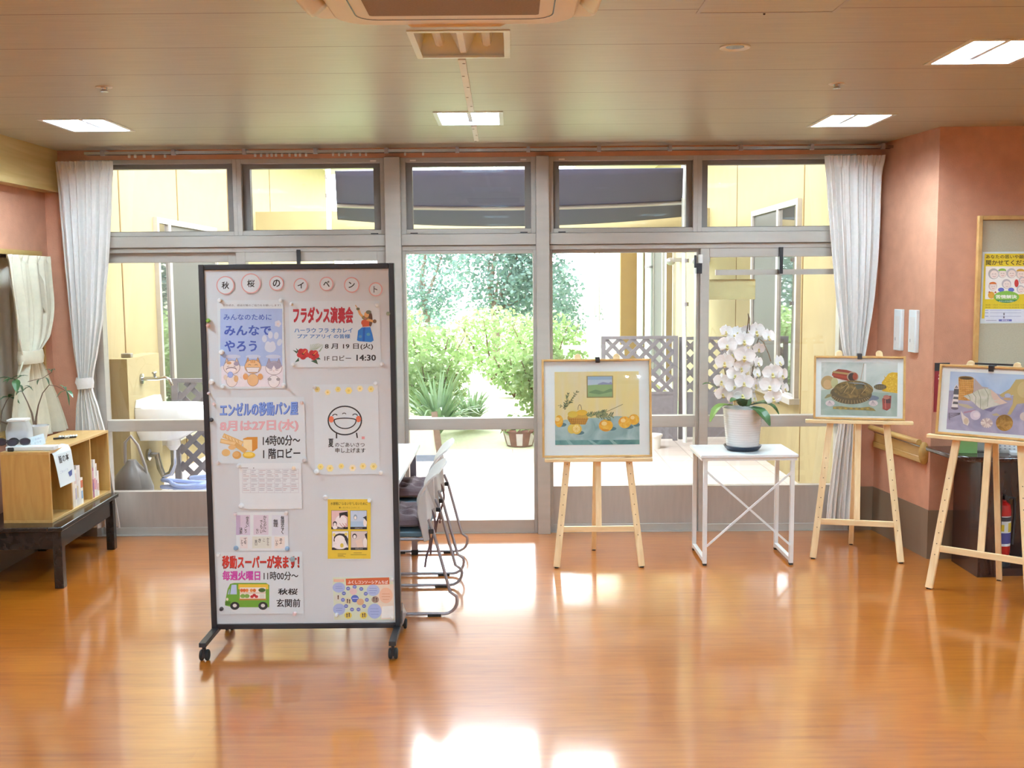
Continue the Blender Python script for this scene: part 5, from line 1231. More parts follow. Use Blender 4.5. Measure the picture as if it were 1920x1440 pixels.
# ------------------------------------------------------------------ white side table with the orchid
TX, TY = 1.448, 6.478
o = thing('side_table', 'white rectangular metal table with crossed braces under the orchid', 'table', (TX, TY, 0))
MB().m(M['tabletop']).box(-.298, .298, -.208, .208, .672, .692).build('tabletop', parent=o, bevel=.003)
MB().m(M['white']).box(-.292, .292, -.20, .20, .655, .672).build('apron', parent=o)
q = .0125
for sx in (-1, 1):
    for sy in (-1, 1):
        x, y = sx * (.2795 - q), sy * (.197 - q)
        lg = MB().m(M['white']).box(x - q, x + q, y - q, y + q, .012, .655).build('leg', parent=o, bevel=.002)
        MB().m(M['rubber']).box(x - .011, x + .011, y - .011, y + .011, 0, .012).build('foot_cap', parent=lg)
    x = sx * (.2795 - q); MB().m(M['white']).box(x - q, x + q, -.172, .172, .022, .045).build('side_rail', parent=o)
    
for k, sgn in enumerate((1, -1)):
    b = MB().m(M['white']); y = -.199 - .004 - k * .006
    b.bar((-.26 * sgn, y, .588), (.26 * sgn, y, .125), .013, .004, up=(0, 1, 0)); b.build('cross_brace', parent=o)

o = thing('orchid', 'tall white moth orchid in a ribbed white pot on a navy saucer', 'orchid', (1.447, 6.475, .692))
MB().m(M['saucer']).lathe([(0, 0), (.095, 0), (.108, .012), (.118, .030), (.112, .030), (.100, .016), (0, .010)], n=40).build('saucer', parent=o)
pf = [(0, .012), (.092, .012), (.098, .02)]
for k in range(15): z = .03 + k * .0145; r = .098 + (.122 - .098) * (z / .245); pf += [(r, z), (r + .0018, z + .004), (r, z + .008)]
pf += [(.125, .258), (.128, .266), (.118, .266), (.112, .235), (0, .23)]
MB().m(M['porcelain']).lathe(pf, n=44).build('pot', parent=o, sharp=60)
MB().m(M['soil']).lathe([(0, .236), (.111, .233)], n=24).build('moss', parent=o)
def opt(x, y, dy): # detail view 1310,580 at 5.33 -> local point at depth offset dy
    p = PY(1310 + x / 5.33, 580 + y / 5.33, 6.475 + dy); return Vector((p.x - 1.447, dy, p.z - .692))
# leaves
LV = [([(520, 980, -.04), (600, 1010, -.12), (660, 1080, -.17), (710, 1165, -.20)], [.02, .042, .04, .006]), ([(520, 960, .0), (640, 940, -.05), (740, 975, -.08), (800, 1050, -.10)], [.02, .04, .035, .005]),
      ([(560, 950, .05), (660, 925, .06), (760, 930, .05), (808, 945, .04)], [.02, .03, .025, .004]), ([(330, 960, .02), (240, 960, -.02), (170, 1010, -.05), (115, 1125, -.07)], [.02, .035, .034, .006]),
      ([(320, 900, .06), (220, 830, .08), (110, 745, .08), (40, 750, .07)], [.02, .034, .03, .004]), ([(440, 970, -.06), (420, 920, -.13), (370, 900, -.16), (320, 925, -.19)], [.02, .04, .036, .006]), ([(480, 970, .05), (500, 880, .10), (540, 840, .13)], [.02, .04, .008])]
for k, (pts, ws) in enumerate(LV):
    P = [opt(*p) for p in pts]; Q = []; ww = []
    for i in range(len(P) - 1):
        for t in (0, .34, .67):
            p_1 = P[max(i - 1, 0)]; p2 = P[min(i + 2, len(P) - 1)]; a_, b_ = P[i], P[i + 1]
            Q.append(0.5 * ((2 * a_) + (-p_1 + b_) * t + (2 * p_1 - 5 * a_ + 4 * b_ - p2) * t * t + (-p_1 + 3 * a_ - 3 * b_ + p2) * t ** 3)); ww.append(ws[i] + (ws[i + 1] - ws[i]) * t)
    Q.append(P[-1]); ww.append(ws[-1])
    bb = MB().m(M['leaflight'] if k == 3 else M['leaf']); bb.ribbon(Q, ww, vee=.25); bb.build('leaf', parent=o, sharp=0, solid=.002)
# flower stems
for pts in ([(450, 950, .0), (470, 600, .03), (480, 250, .04), (500, 80, .0), (495, 45, -.02), (510, 90, -.04), (508, 210, -.05)], [(430, 950, 0), (380, 650, .05), (390, 450, .04), (300, 280, .0), (250, 270, -.03), (235, 420, -.04)],
            [(480, 950, .02), (540, 600, .04), (560, 400, .04), (600, 290, .01), (650, 330, -.02), (700, 450, -.04), (720, 520, -.05)], [(400, 950, 0), (280, 750, .04), (260, 600, .02)], [(420, 930, -.02), (430, 700, -.01), (450, 480, -.02)]):
    bb = MB().m(M['stem']); bb.tube([opt(*p) for p in pts], .0032, 6); bb.build('flower_stem', parent=o)
def petal(b, a0, L, wd, lift, n=5, cup=.2):
    d = Vector((math.cos(a0), 0, math.sin(a0))); s = Vector((-math.sin(a0), 0, math.cos(a0))); vv = []; ff = []; cols = 4
    for i in range(n + 1):
        t = i / n; wdt = wd * math.sin(min(1, t * 1.02 + .04) * math.pi) ** .55
        for j in range(cols + 1):
            u = j / cols * 2 - 1; vv.append(d * (L * t) + s * (wdt * u) + Vector((0, -lift * L * math.sin(t * 2.4) + cup * wdt * (u * u) * -.5, 0)))
    for i in range(n):
        for j in range(cols): ff.append((i * 5 + j, i * 5 + j + 1, (i + 1) * 5 + j + 1, (i + 1) * 5 + j))
    b.add(vv, ff)
fl = MB().m(M['petal'])
for a0, L_, wd in ((math.pi / 2, .052, .017), (math.radians(222), .050, .016), (math.radians(318), .050, .016)): petal(fl, a0, L_, wd, -.02)
nf = len(fl.v)
for a0 in (math.radians(12), math.radians(168)): petal(fl, a0, .058, .036, .10)
fl.v = [(x, y - (.003 if i >= nf else 0), z) for i, (x, y, z) in enumerate(fl.v)]
lp = MB().m(M['lip']); lp.ball((0, -.010, -.008), .007, 10, 7, (1.0, 1.0, 1.2)); lp.ribbon([(0, -.006, -.012), (0, -.018, -.022), (0, -.012, -.034)], [.006, .010, .003], up=(0, -1, 0)); 
f0 = fl.build('flower', sharp=0, solid=.0012); l0 = lp.build('lip', parent=f0, sharp=0)
FL_ = [(270, 215, .7, .0, .2), (345, 255, .85, .03, .5), (285, 355, 1.0, -.04, -.1), (258, 525, 1.0, -.05, -.1), (230, 715, .85, -.03, -.2), (236, 838, .85, -.05, .0), (455, 310, 1.0, -.03, .0), (458, 465, 1.08, -.06, .05), (425, 582, .88, -.05, .1), (362, 655, .95, -.06, -.1),
       (358, 768, 1.0, -.07, .0), (452, 728, 1.0, -.09, .1), (435, 848, 1.0, -.10, .0), (352, 880, .8, -.10, .1), (570, 215, 1.0, .03, .4), (690, 268, .85, .0, .3), (598, 390, .7, -.02, .3), (588, 530, .7, -.03, .6), (572, 640, .75, -.05, .9),
       (560, 750, .85, -.06, .7), (540, 885, .75, -.07, 1.0), (735, 635, 1.05, -.06, .0), (710, 762, 1.08, -.08, .0), (738, 878, .95, -.09, .1), (798, 525, .8, -.02, .8), (828, 655, .85, -.04, .7), (855, 790, .7, -.05, .8), (500, 220, .85, .04, -.3), (400, 400, .8, .0, -.2), (330, 450, .7, .02, .3),
       (480, 540, .8, .02, .4), (320, 740, .75, .0, -.5), (500, 790, .8, .0, .5), (780, 720, .75, .01, .6), (385, 230, .75, .04, .1), (675, 700, .6, .02, -.4)]
random.seed(12)
for k, (x, y, s, dy, yw) in enumerate(FL_):
    if k == 0: f, l = f0, l0
    else:
        f = f0.copy(); COL.objects.link(f); l = l0.copy(); COL.objects.link(l); l.parent = f
    f.parent = o; f.location = opt(x, y, dy); f.scale = (s * 1.12,) * 3
    f.rotation_euler = (random.uniform(-.25, .1), random.uniform(-.2, .2), yw + random.uniform(-.15, .15))
# ------------------------------------------------------------------ curtains and rail
def interp(tbl, z):
    for i in range(len(tbl) - 1):
        (z0, *a), (z1, *b_) = tbl[i], tbl[i + 1]
        if (z0 >= z >= z1):
            t = (z0 - z) / (z0 - z1); t = t * t * (3 - 2 * t) if False else t
            return [p + (q_ - p) * t for p, q_ in zip(a, b_)]
    return list(tbl[-1][1:]) if z < tbl[-1][0] else list(tbl[0][1:])
def spline_tbl(tbl, n=40):
    """smooth the table of (z, left, right, ...) rows"""
    out = []
    for i in range(len(tbl) - 1):
        p0, p1, p2, p3 = tbl[max(i - 1, 0)], tbl[i], tbl[i + 1], tbl[min(i + 2, len(tbl) - 1)]
        for k in range(8):
            t = k / 8; row = [p1[0] + (p2[0] - p1[0]) * t]
            for c in range(1, len(p1)):
                a, b_, c_, d_ = p0[c], p1[c], p2[c], p3[c]
                row.append(.5 * (2 * b_ + (c_ - a) * t + (2 * a - 5 * b_ + 4 * c_ - d_) * t * t + (-a + 3 * b_ - 3 * c_ + d_) * t ** 3))
            out.append(tuple(row))
    out.append(tbl[-1]); return out
def curtain_mesh(tbl, place, nf, amp, nu=150, nv=90, seed=0, ztop=None):
    """tbl rows: (z, left, right); place(s, off, z) -> point, off = fold depth"""
    rnd = random.Random(seed); ph = [rnd.uniform(-.5, .5) for _ in range(6)]; tb = spline_tbl(tbl); z0, z1 = tbl[0][0], tbl[-1][0]; w0 = tbl[0][2] - tbl[0][1]
    def fn(u, v):
        z = z0 + (z1 - z0) * v; a, c = interp(tb, z)[:2]; wr = (c - a) / w0
        x = a + (c - a) * u
        f = math.sin(u * nf * 2 * math.pi + ph[0] + .5 * math.sin(v * 3 + ph[1] * 6)) * .6 + math.sin(u * nf * 3.7 + ph[2] * 6 + v * 2.0) * .35 + .25 * math.sin(u * nf * 11 + v * 1.5 + ph[3])
        pl = max(0, 1 - v / .035)                       # pinch pleats along the heading
        g = amp * (.75 + .6 * (1 - min(1, wr))) * (1 - .55 * pl) * min(1, .45 + wr)
        f2 = (math.sin(u * nf * 4 * math.pi) + .5 * math.sin(u * nf * 9)) * pl * 1.3
        return place(x, g * (f + f2), z)
    b = MB(); b.grid(fn, nu, nv); return b
def flat_place(y0): return lambda x, off, z: (x, y0 + off, z)
CT = lambda px, py, y=7.06: PY(px, py, y)
def rows(lst, y=7.06):
    out = []
    for (py, l, r) in lst:
        a = CT(l, py, y); b_ = CT(r, py, y); out.append(((a.z + b_.z) / 2, a.x, b_.x))
    return out
o = thing('white_curtain', 'white pleated curtain tied back beside the bookcase', 'curtain', (-2.75, 7.04, 0), 0, 'white curtains at the glazed front')
t1 = rows([(303, 106, 213), (345, 110, 211), (480, 122, 206), (600, 134, 196), (660, 141, 186), (712, 149, 176), (728, 150, 175), (760, 146, 186), (820, 144, 203), (900, 142, 214), (988, 140, 229)])
bb = curtain_mesh(t1, flat_place(7.04), 7, .030, seed=1); bb.m(M['whitecloth']).build('cloth', parent=o, loc=None, sharp=0, solid=.003).location = (2.75, -7.04, 0)
c_ = CT(162, 718); bb = MB().m(M['whitecloth']); bb.lathe([(.050, -.035), (.054, 0), (.050, .035)], c=(0, 0, 0), n=24)
bb.v = [(x * 1.05, y * .75, z + .08 * x) for x, y, z in bb.v]; q_ = bb.build('tieback', parent=o, solid=.004); q_.location = (c_.x + 2.75, 0, c_.z)
qq = MB().m(M['whiteplastic']).tube([(-.07, .08, .02), (-.075, .05, .03), (-.075, .03, .0), (-.065, .03, -.02)], .007, 6).build('hook', parent=o); qq.location = (c_.x + 2.75, 0, c_.z)
o = thing('white_curtain', 'white pleated curtain hanging behind the turtle picture', 'curtain', (2.3, 7.04, 0), 0, 'white curtains at the glazed front')
t2 = rows([(292, 1545, 1658), (330, 1548, 1652), (450, 1556, 1647), (560, 1566, 1637), (650, 1577, 1622), (710, 1590, 1612), (730, 1590, 1612), (790, 1572, 1612), (900, 1556, 1610), (978, 1548, 1606)])
bb = curtain_mesh(t2, flat_place(7.04), 7, .030, seed=2); bb.m(M['whitecloth']).build('cloth', parent=o, sharp=0, solid=.003).location = (-2.3, -7.04, 0)
c_ = CT(1601, 720); bb = MB().m(M['whitecloth']); bb.lathe([(.050, -.035), (.054, 0), (.050, .035)], n=24); bb.v = [(x, y * .75, z) for x, y, z in bb.v]; bb.build('tieback', parent=o, solid=.004).location = (c_.x - 2.3, 0, c_.z)
# rail
o = thing('curtain_rail', 'long metal curtain rail with brackets above the glazed front', 'curtain rail', (-.3, 7.05, 2.625))
b = MB().m(M['chrome']); b.box(-2.52, 2.88, -.012, .012, -.009, .009); b.build('rail', parent=o)
b = MB().m(M['chrome']); b.box(-2.52, 2.88, -.05, -.034, -.009, .009); b.build('rail', parent=o)
k = 0
for i in range(12):
    x = -2.4 + i * .47; b = MB().m(M['tubegrey']); b.box(x - .01, x + .01, -.06, .12, .009, .022); b.box(x - .012, x + .012, -.056, -.03, -.016, .012); b.build('bracket', parent=o)
for x in (-2.24, -2.2, -2.14, -2.08, -2.0, -1.4, -1.36, -1.32, -1.29, -1.26, -1.22, -1.17, -1.13, -1.10, -1.06, -.88, -.84, -.80, -.76, -.7, -.66, -.4, -.28):
    b = MB().m(M['whiteplastic']).box(x - .006, x + .006, -.008, .008, -.026, -.008); b.build('runner', parent=o)
# cream curtain in the left window, and the sheer one behind it
o = thing('cream_curtain', 'cream curtain tied back at the side window above the bookcase', 'curtain', (-3.12, 6.7, 0), 0)
def cplace(s, off, z):
    fl_ = max(0, (1.3 - z) / .6); fl_ = min(1, fl_)
    return (-3.105 + off + .06 * fl_ * max(0, s - 6.6) / .5, s, z)
tc_ = [(1.95, 6.44, 7.04), (1.80, 6.46, 7.05), (1.60, 6.50, 7.06), (1.42, 6.52, 6.98), (1.33, 6.55, 6.84), (1.29, 6.56, 6.83), (1.20, 6.50, 6.90), (1.0, 6.42, 7.02), (.775, 6.38, 7.10)]
bb = curtain_mesh(tc_, cplace, 5, .032, nu=110, nv=70, seed=5); bb.m(M['creamcloth']).build('cloth', parent=o, sharp=0, solid=.003).location = (3.12, -6.7, 0)
bb = MB().m(M['creamcloth']); bb.lathe([(.13, -.04), (.14, 0), (.13, .04)], n=26); bb.v = [(x * .40, y * 1.05, z) for x, y, z in bb.v]; bb.build('tieback', parent=o, solid=.004).location = (.018, -.005, 1.30)
bb = MB().m(M['creamcloth']); bb.grid(lambda u, v: (-.01 + .03 * math.sin(u * 3), .05 + .30 * u, 1.86 - .20 * v - .10 * u + .03 * math.sin(u * 6)), 10, 6); bb.build('folded_corner', parent=o, sharp=0, solid=.003)
o = thing('sheer_curtain', 'pale sheer curtain drawn across the side window', 'curtain', (-3.22, 5.7, 0), 0)
bb = curtain_mesh([(1.95, 5.0, 7.02), (1.4, 5.0, 7.02), (.83, 5.0, 7.02)], lambda s, off, z: (-3.26 + off, s, z), 12, .02, nu=160, nv=20, seed=7); bb.m(M['sheer']).build('cloth', parent=o, sharp=0, solid=.002).location = (3.22, -5.7, 0)
o = thing('side_window_rail', 'dark curtain rail at the top of the side window', 'curtain rail', (-3.2, 6.0, 1.945))
MB().m(M['black']).box(-.03, -.005, -1.0, 1.0, -.01, .012).build('rail', parent=o); MB().m(M['whiteplastic']).box(.0, .02, .30, .42, -.012, .012).build('end_cap', parent=o)

# ------------------------------------------------------------------ low black bench and bookcase
o = thing('low_table', 'long low black wooden table carrying the bookcase', 'table', (-2.888, 6.375, 0), .045)
MB().m(M['blackwood']).box(-.262, .262, -.50, .50, .340, .368).build('tabletop', parent=o, bevel=.006)
b = MB().m(M['blackwood'])
b.box(.215, .24, -.43, .41, .235, .339); b.box(-.24, -.215, -.43, .41, .235, .339); b.box(-.20, .20, -.475, -.45, .235, .339); b.box(-.20, .20, .42, .445, .235, .339)
b.build('apron', parent=o)
for sx in (-1, 1):
    for yy in (-.455, .430):
        MB().m(M['blackwood']).box(sx * .225 - .026, sx * .225 + .026, yy - .026, yy + .026, 0, .339).build('leg', parent=o, bevel=.003)
BXL, BXR, BY0, BY1, BZ_0, BZ_1 = -2.99, -2.705, 6.0, 6.90, .368, .790
o = thing('bookcase', 'beech open-front bookcase of three bays on the low black table', 'bookcase', ((BXL + BXR) / 2, (BY0 + BY1) / 2, BZ_0))
hx_, hy_, hz_ = (BXR - BXL) / 2, (BY1 - BY0) / 2, BZ_1 - BZ_0; t = .016
MB().m(M['shelftop']).box(-hx_, hx_, -hy_, hy_, hz_ - t, hz_).build('top_panel', parent=o, bevel=.001)
MB().m(M['shelftop']).box(-hx_, hx_, -hy_, hy_, 0, t).build('bottom_panel', parent=o, bevel=.001)
for y in (-hy_, hy_ - t): MB().m(M['shelfwood']).box(-hx_, hx_, y, y + t, t, hz_ - t).build('end_panel', parent=o, bevel=.001)
for y in (-hy_ / 3 - t / 2, hy_ / 3 - t / 2): MB().m(M['shelfwood']).box(-hx_ + .006, hx_ - .004, y, y + t, t, hz_ - t).build('divider', parent=o)
MB().m(M['shelfwood']).box(-hx_, -hx_ + .006, -hy_ + t, hy_ - t, t, hz_ - t).build('back_panel', parent=o)
# books
def book(y0, th, h, d, c, stripe, label, grp, dot=None):
    o = thing('book', label, 'book', (BXR - .012, y0, BZ_0 + t), 0, grp)
    th -= .0012
    MB().m(M['paper']).box(-d + .002, -.006, .002, th - .002, .003, h - .003).build('pages', parent=o)
    b = MB().m(ink(c, .4)); b.box(-d, 0, 0, .002, 0, h); b.box(-d, 0, th - .002, th, 0, h); b.box(-.005, 0, .002, th - .002, 0, h)
    if stripe: b.m(ink(stripe, .4)); b.box(0, .0006, .002, th - .002, h * .62, h * .9)
    if dot: b.m(ink(dot, .4)); b.box(0, .0006, th * .2, th * .8, h * .2, h * .5)
    b.build('cover', parent=o)
y = BY0 + (BY1 - BY0) / 3 + t / 2 + .004
for (th, h, c, s_, lab, dot) in ((.026, .268, '#ded9d0', '#40406a', 'cream book with navy title block, nearest the hanging sign', None), (.022, .262, '#e3dccb', None, 'plain cream book second in the middle bay', None), (.030, .232, '#e9e6dc', '#d8c6c2', 'white book with faint pink title in the middle bay', '#b9b0c0'),
                     (.024, .252, '#dcdcd8', None, 'pale grey book in the middle bay', '#d8c8a0'), (.032, .250, '#e6e4de', '#e0dcd8', 'thick white book in the middle bay', None), (.036, .166, '#f0efe6', '#d86a3a', 'short white book with orange flower and blue mark at the end of the middle bay', '#7fb0d8')):
    book(y, th, h, .17, c, s_, lab, 'books in the middle bay', dot); y += th
y = BY0 + 2 * (BY1 - BY0) / 3 + t / 2 + .006
for (th, h, c, s_, lab, dot) in ((.022, .252, '#c9c5bf', None, 'tall grey-white book at the start of the far bay', '#a04a5a'), (.020, .195, '#a8486a', '#d8a0b0', 'magenta-spined book in the far bay', '#7a3a8a'), (.030, .245, '#e2dfd8', None, 'tall white book in the far bay', '#d06a7a'), (.024, .215, '#dcdad4', '#c8c4c0', 'white book with grey title in the far bay', '#c87a90'), (.026, .162, '#ece9e2', None, 'short cream book last in the far bay', '#d8a8a0')):
    book(y, th, h, .17, c, s_, lab, 'books in the far bay', dot); y += th
# hanging paper sign over the nearest bay
P3 = lambda px, py, x: PX(px, py, x)
def signpt(u, v):
    """u 0..1 along the paper, v 0..1 down it"""
    y = 6.045 + .215 * u; z = BZ_1 + .004 - .225 * v - .0 * u
    x = BXR + .006 + .010 * math.sin(v * 3.0) + .030 * v * v + .02 * (u - .4) * (1 - v) * .8
    if v < .14: k = (1 - v / .14); x -= .05 * k; z = BZ_1 + .003 - .225 * v * .3 + .006 * (u)
    return Vector((x, y, z))
o = thing('paper_sign', 'curling white paper sign hanging over the nearest bay of the bookcase', 'sign', (BXR, 6.05, BZ_1))
bb = MB().m(M['gloss_paper']); bb.grid(lambda u, v: tuple(signpt(u, v) - Vector((BXR, 6.05, BZ_1))), 14, 20); bb.build('sheet', parent=o, sharp=0, solid=.0008)
def onsign(body, u0, v0, u1, v1, c, bold):
    vv, ff = text_geo(body, bold)[:2]; bb = MB().m(ink(c)); q = []
    for a, b_ in vv:
        p = signpt(u0 + a * (u1 - u0), v1 - b_ * (v1 - v0)) - Vector((BXR, 6.05, BZ_1)); q.append((p.x + .0016, p.y, p.z))
    bb.add(q, ff); return bb
bb = onsign('皆の本', .22, .20, .80, .40, BLK, .02); bb.build('lettering', parent=o, sharp=0)
bb = onsign('ごゆっくり', .15, .58, .62, .66, '#8fa0c0', .0); bb.build('lettering', parent=o, sharp=0)
bb = MB().m(ink('#4a5a94')); q = [signpt(u, v) - Vector((BXR, 6.05, BZ_1)) + Vector((.0018, 0, 0)) for u, v in ((.60, .70), (.86, .66), (.82, .80), (.66, .83))]; bb.add(q, [(0, 3, 2, 1)])
bb.build('cup_drawing', parent=o, sharp=0)
# things on the bookcase
def topobj(px, py, z=BZ_1): return PZ(px, py, z)
p = topobj(72, 822); o = thing('potted_plant', 'money tree sapling with two bent stems in a square white pot', 'plant', (-2.95, 6.42, BZ_1))
bb = MB().m(M['porcelain']); bb.lathe([(0, 0), (.040, 0), (.062, .085), (.064, .10), (.058, .10), (.05, .07), (0, .07)], n=24); bb.build('pot', parent=o)
MB().m(M['soil']).lathe([(0, .088), (.055, .085)], n=16).build('soil', parent=o)
R0 = lambda px, py, dx=0.0: Vector((PY(px, py, 6.42).x + 2.95, dx, PY(px, py, 6.42).z - BZ_1))
bb = MB().m(M['stem']); bb.tube([R0(64, 796), R0(60, 775), R0(52, 755), R0(42, 735)], [.007, .006, .004, .003], 7); bb.build('stem', parent=o)
bb = MB().m(M['stem']); bb.tube([R0(67, 796), R0(68, 782), R0(72, 760), R0(80, 737), R0(92, 722)], [.008, .006, .004, .003, .0025], 7); bb.build('stem', parent=o)
bb = MB().m(M['leaf'])
def fr_leaf(x0, y0, x1, y1, wd, dy0=0, dy1=0):
    a, b_ = R0(x0, y0, dy0), R0(x1, y1, dy1); wd *= 1.45; bb.ribbon([a + (b_ - a) * k + Vector((0, 0, .012 * math.sin(k * 3.14))) for k in (0, .2, .45, .7, .9, 1)], [wd * .3, wd * .8, wd, wd * .8, wd * .4, .001], vee=.3)
for a in ((42, 735, 30, 742, .012), (42, 735, 60, 726, .008), (42, 735, 36, 722, .012), (30, 712, 12, 716, .014, 0, -.05), (30, 712, 40, 734, .017, 0, -.06), (30, 712, 46, 706, .009, 0, .05), (46, 724, 62, 733, .008), (92, 722, 84, 708, .010), (76, 712, 70, 722, .012),
          (124, 733, 107, 745, .011), (124, 733, 130, 762, .010), (124, 733, 108, 722, .007), (124, 733, 119, 727, .010), (124, 733, 142, 744, .010, 0, -.04), (97, 698, 85, 694, .006), (97, 698, 103, 694, .010)): fr_leaf(*a)
bb.build('leaves', parent=o, sharp=0)
bb = MB().m(M['stem']); bb.tube([R0(92, 722), R0(106, 724), R0(124, 733)], .0018, 5); bb.tube([R0(52, 716), R0(70, 711), R0(80, 709), R0(97, 698)], .0018, 5); bb.tube([R0(42, 735), R0(38, 722), R0(30, 712)], .0018, 5); bb.build('twigs', parent=o)
o = thing('potted_plant', 'money tree with drooping pointed leaves in a small dark pot behind the white bottle', 'plant', (-3.04, 6.52, BZ_1))
b_o = Vector((-3.04, 6.52, BZ_1)); R1 = lambda px, py, dy=0: PY(px, py, 6.52 + dy) - b_o
MB().m(M['soil']).lathe([(0, .046), (.05, .046)], n=12).build('soil', parent=o)
MB().m(M['saucer']).lathe([(0, 0), (.05, 0), (.058, .05), (.05, .05), (.045, .02), (0, .02)], n=20).build('pot', parent=o)
bb = MB().m(M['stem']); bb.tube([(0, 0, .04), R1(1, 790), R1(4, 770), R1(12, 752), R1(17, 745)], [.006, .005, .004, .003, .002], 6); bb.build('stem', parent=o)
bb = MB().m(M['leaf'])
for (x0, y0, x1, y1, wd) in ((17, 745, -2, 752, .017), (17, 745, 37, 757, .014), (17, 745, 33, 744, .008), (17, 745, 24, 740, .010), (22, 710, -8, 712, .014), (22, 710, 46, 705, .008), (22, 710, 12, 719, .010)):
    wd *= 1.35; a, c = R1(x0, y0), R1(x1, y1, -.03); bb.ribbon([a + (c - a) * k + Vector((0, 0, .010 * math.sin(k * 3.14))) for k in (0, .25, .5, .75, 1)], [wd * .3, wd * .9, wd, wd * .6, .001], vee=.3)
bb.build('leaves', parent=o, sharp=0)
o = thing('plastic_bottle', 'square translucent white bottle standing between the two plants', 'bottle', (-2.985, 6.24, BZ_1), .1)
sq = lambda h, r, z: [(h * math.copysign(abs(math.cos(a)) ** .35, math.cos(a)), h * .8 * math.copysign(abs(math.sin(a)) ** .35, math.sin(a)), z) for a in [2 * math.pi * (j + .5) / 20 for j in range(20)]]
rg = [sq(.066, 0, 0), sq(.068, 0, .01), sq(.068, 0, .095), sq(.062, 0, .125), sq(.05, 0, .150), sq(.048, 0, .152)]
bb = MB().m(M['pale_clear']); ff = []
for i in range(len(rg) - 1):
    for j in range(20): ff.append((i * 20 + j, i * 20 + (j + 1) % 20, (i + 1) * 20 + (j + 1) % 20, (i + 1) * 20 + j))
ff.append(tuple(reversed(range(20)))); ff.append(tuple(100 + j for j in range(20))); bb.add([p_ for r_ in rg for p_ in r_], ff); bb.build('bottle_body', parent=o)
MB().m(ink('#e4eef8', .4)).prism([(-.060, -.048), (.060, -.048), (.060, .048), (-.060, .048)], .008, .085, lambda a, c, d: (a, c, d)).build('contents', parent=o)
MB().m(M['whiteplastic']).box(-.056, .056, -.044, .044, .152, .166).build('lid', parent=o, bevel=.004)
p = topobj(88, 826); o = tag(MB().m(M['white']).box(-.135, .145, -.035, .035, 0, .026).build('white_tray', bevel=.004), 'long shallow white tray on the bookcase in front of the glasses', 'tray'); o.location = (-2.84, 6.075, BZ_1); o.rotation_euler = (0, 0, .06)
o = thing('card_sign', 'small white card tilted on the tray against the plant pot', 'card', (-2.835, 6.19, BZ_1)); 
def fmc(x, y): return ((x - 50) / 1000.0, (100 - y) / 1000.0)
a = Art(fmc); a.sheet(8, 30, 92, 100, M['gloss_paper'], .0012); a.text('ご自由に', 22, 46, 78, 60, '#9fb0c8', .01, 2); a.text('どうぞ', 30, 70, 70, 84, '#9fb0c8', .01, 2)
q_ = a.b.build('card', parent=o, sharp=0); q_.rotation_euler = (math.radians(-32), math.radians(-16), .25); q_.location = (0, -.03, .012)
def glasses(x, y, rz, label, c):
    o = thing('reading_glasses', label, 'glasses', (x, y, BZ_1 + .027), rz, 'reading glasses on the bookcase')
    for s in (-1, 1):
        lens = MB().m(M['black']); pts = [(s * .034 + .027 * math.cos(a), 0, .020 + .020 * math.sin(a)) for a in [k * math.pi / 9 for k in range(18)]]
        lens.tube(pts, .003, 6, closed=True); rim = lens.build('rim', parent=o)
        MB().m(ink('#3a3a44', .1)).prism([(p_[0], p_[2]) for p_ in pts], -.001, .001, lambda a_, c_2, d: (a_, d, c_2)).build('lens', parent=rim)
        MB().m(ink(c, .3)).tube([(s * .062, 0, .026), (s * .064, .07, .024), (s * .060, .12, .010)], .003, 6).build('temple', parent=o)
    MB().m(M['black']).tube([(-.009, 0, .024), (0, -.002, .028), (.009, 0, .024)], .003, 6).build('bridge', parent=o)
glasses(-2.915, 6.08, .5, 'dark reading glasses lying across the white tray by the card', '#2a2a30')
glasses(-2.99, 6.10, .2, 'dark reading glasses at the very end of the white tray', '#3a3038')
o = thing('hair_clip', 'small black and white beaded clip on top of the bookcase', 'clip', (-2.825, 6.52, BZ_1), .55)
MB().m(M['black']).tube([(-.075, 0, .006), (-.03, 0, .007), (.06, 0, .008)], .006, 6).build('bar', parent=o)
bb = MB().m(M['white']); random.seed(2)
for k in range(7): bb.ball((-.035 + k * .016, random.uniform(-.008, .008), .014), .009, 8, 6)
bb.build('beads', parent=o)
o = tag(MB().m(M['black']).lathe([(0, 0), (.012, 0), (.012, .028), (0, .03)], n=12, ax=Matrix.Rotation(math.pi / 2, 3, 'Y')).build('lens_cap'), 'tiny black cylinder at the front edge of the bookcase top', 'cap'); o.location = (-2.95, 6.02, BZ_1 + .012)

# ------------------------------------------------------------------ meeting table and chairs behind the board
o = thing('meeting_table', 'white topped folding table behind the notice board', 'table', (-.985, 5.94, 0))
MB().m(M['tabletop']).box(-.385, .385, -.745, .745, .69, .716).build('tabletop', parent=o, bevel=.005)
for sx in (-1, 1):
    for sy in (-1, 1):
        lg = MB().m(M['tubegrey']).box(sx * .345 - .019, sx * .345 + .019, sy * .68 - .02, sy * .68 + .02, .03, .69).build('leg', parent=o, bevel=.003)
        MB().m(M['rubber']).box(sx * .345 - .021, sx * .345 + .021, sy * .68 - .022, sy * .68 + .022, 0, .03).build('foot', parent=lg)
MB().m(M['tubegrey']).box(-.33, .33, -.70, .70, .655, .689).build('underframe', parent=o)
def curve(pts, n=6):
    P = [Vector(p_) for p_ in pts]; out = []
    for i in range(len(P) - 1):
        a, b_, c, d = P[max(i - 1, 0)], P[i], P[i + 1], P[min(i + 2, len(P) - 1)]
        for k in range(n):
            t_ = k / n; out.append(.5 * ((2 * b_) + (c - a) * t_ + (2 * a - 5 * b_ + 4 * c - d) * t_ * t_ + (-a + 3 * b_ - 3 * c + d) * t_ ** 3))
    out.append(P[-1]); return out
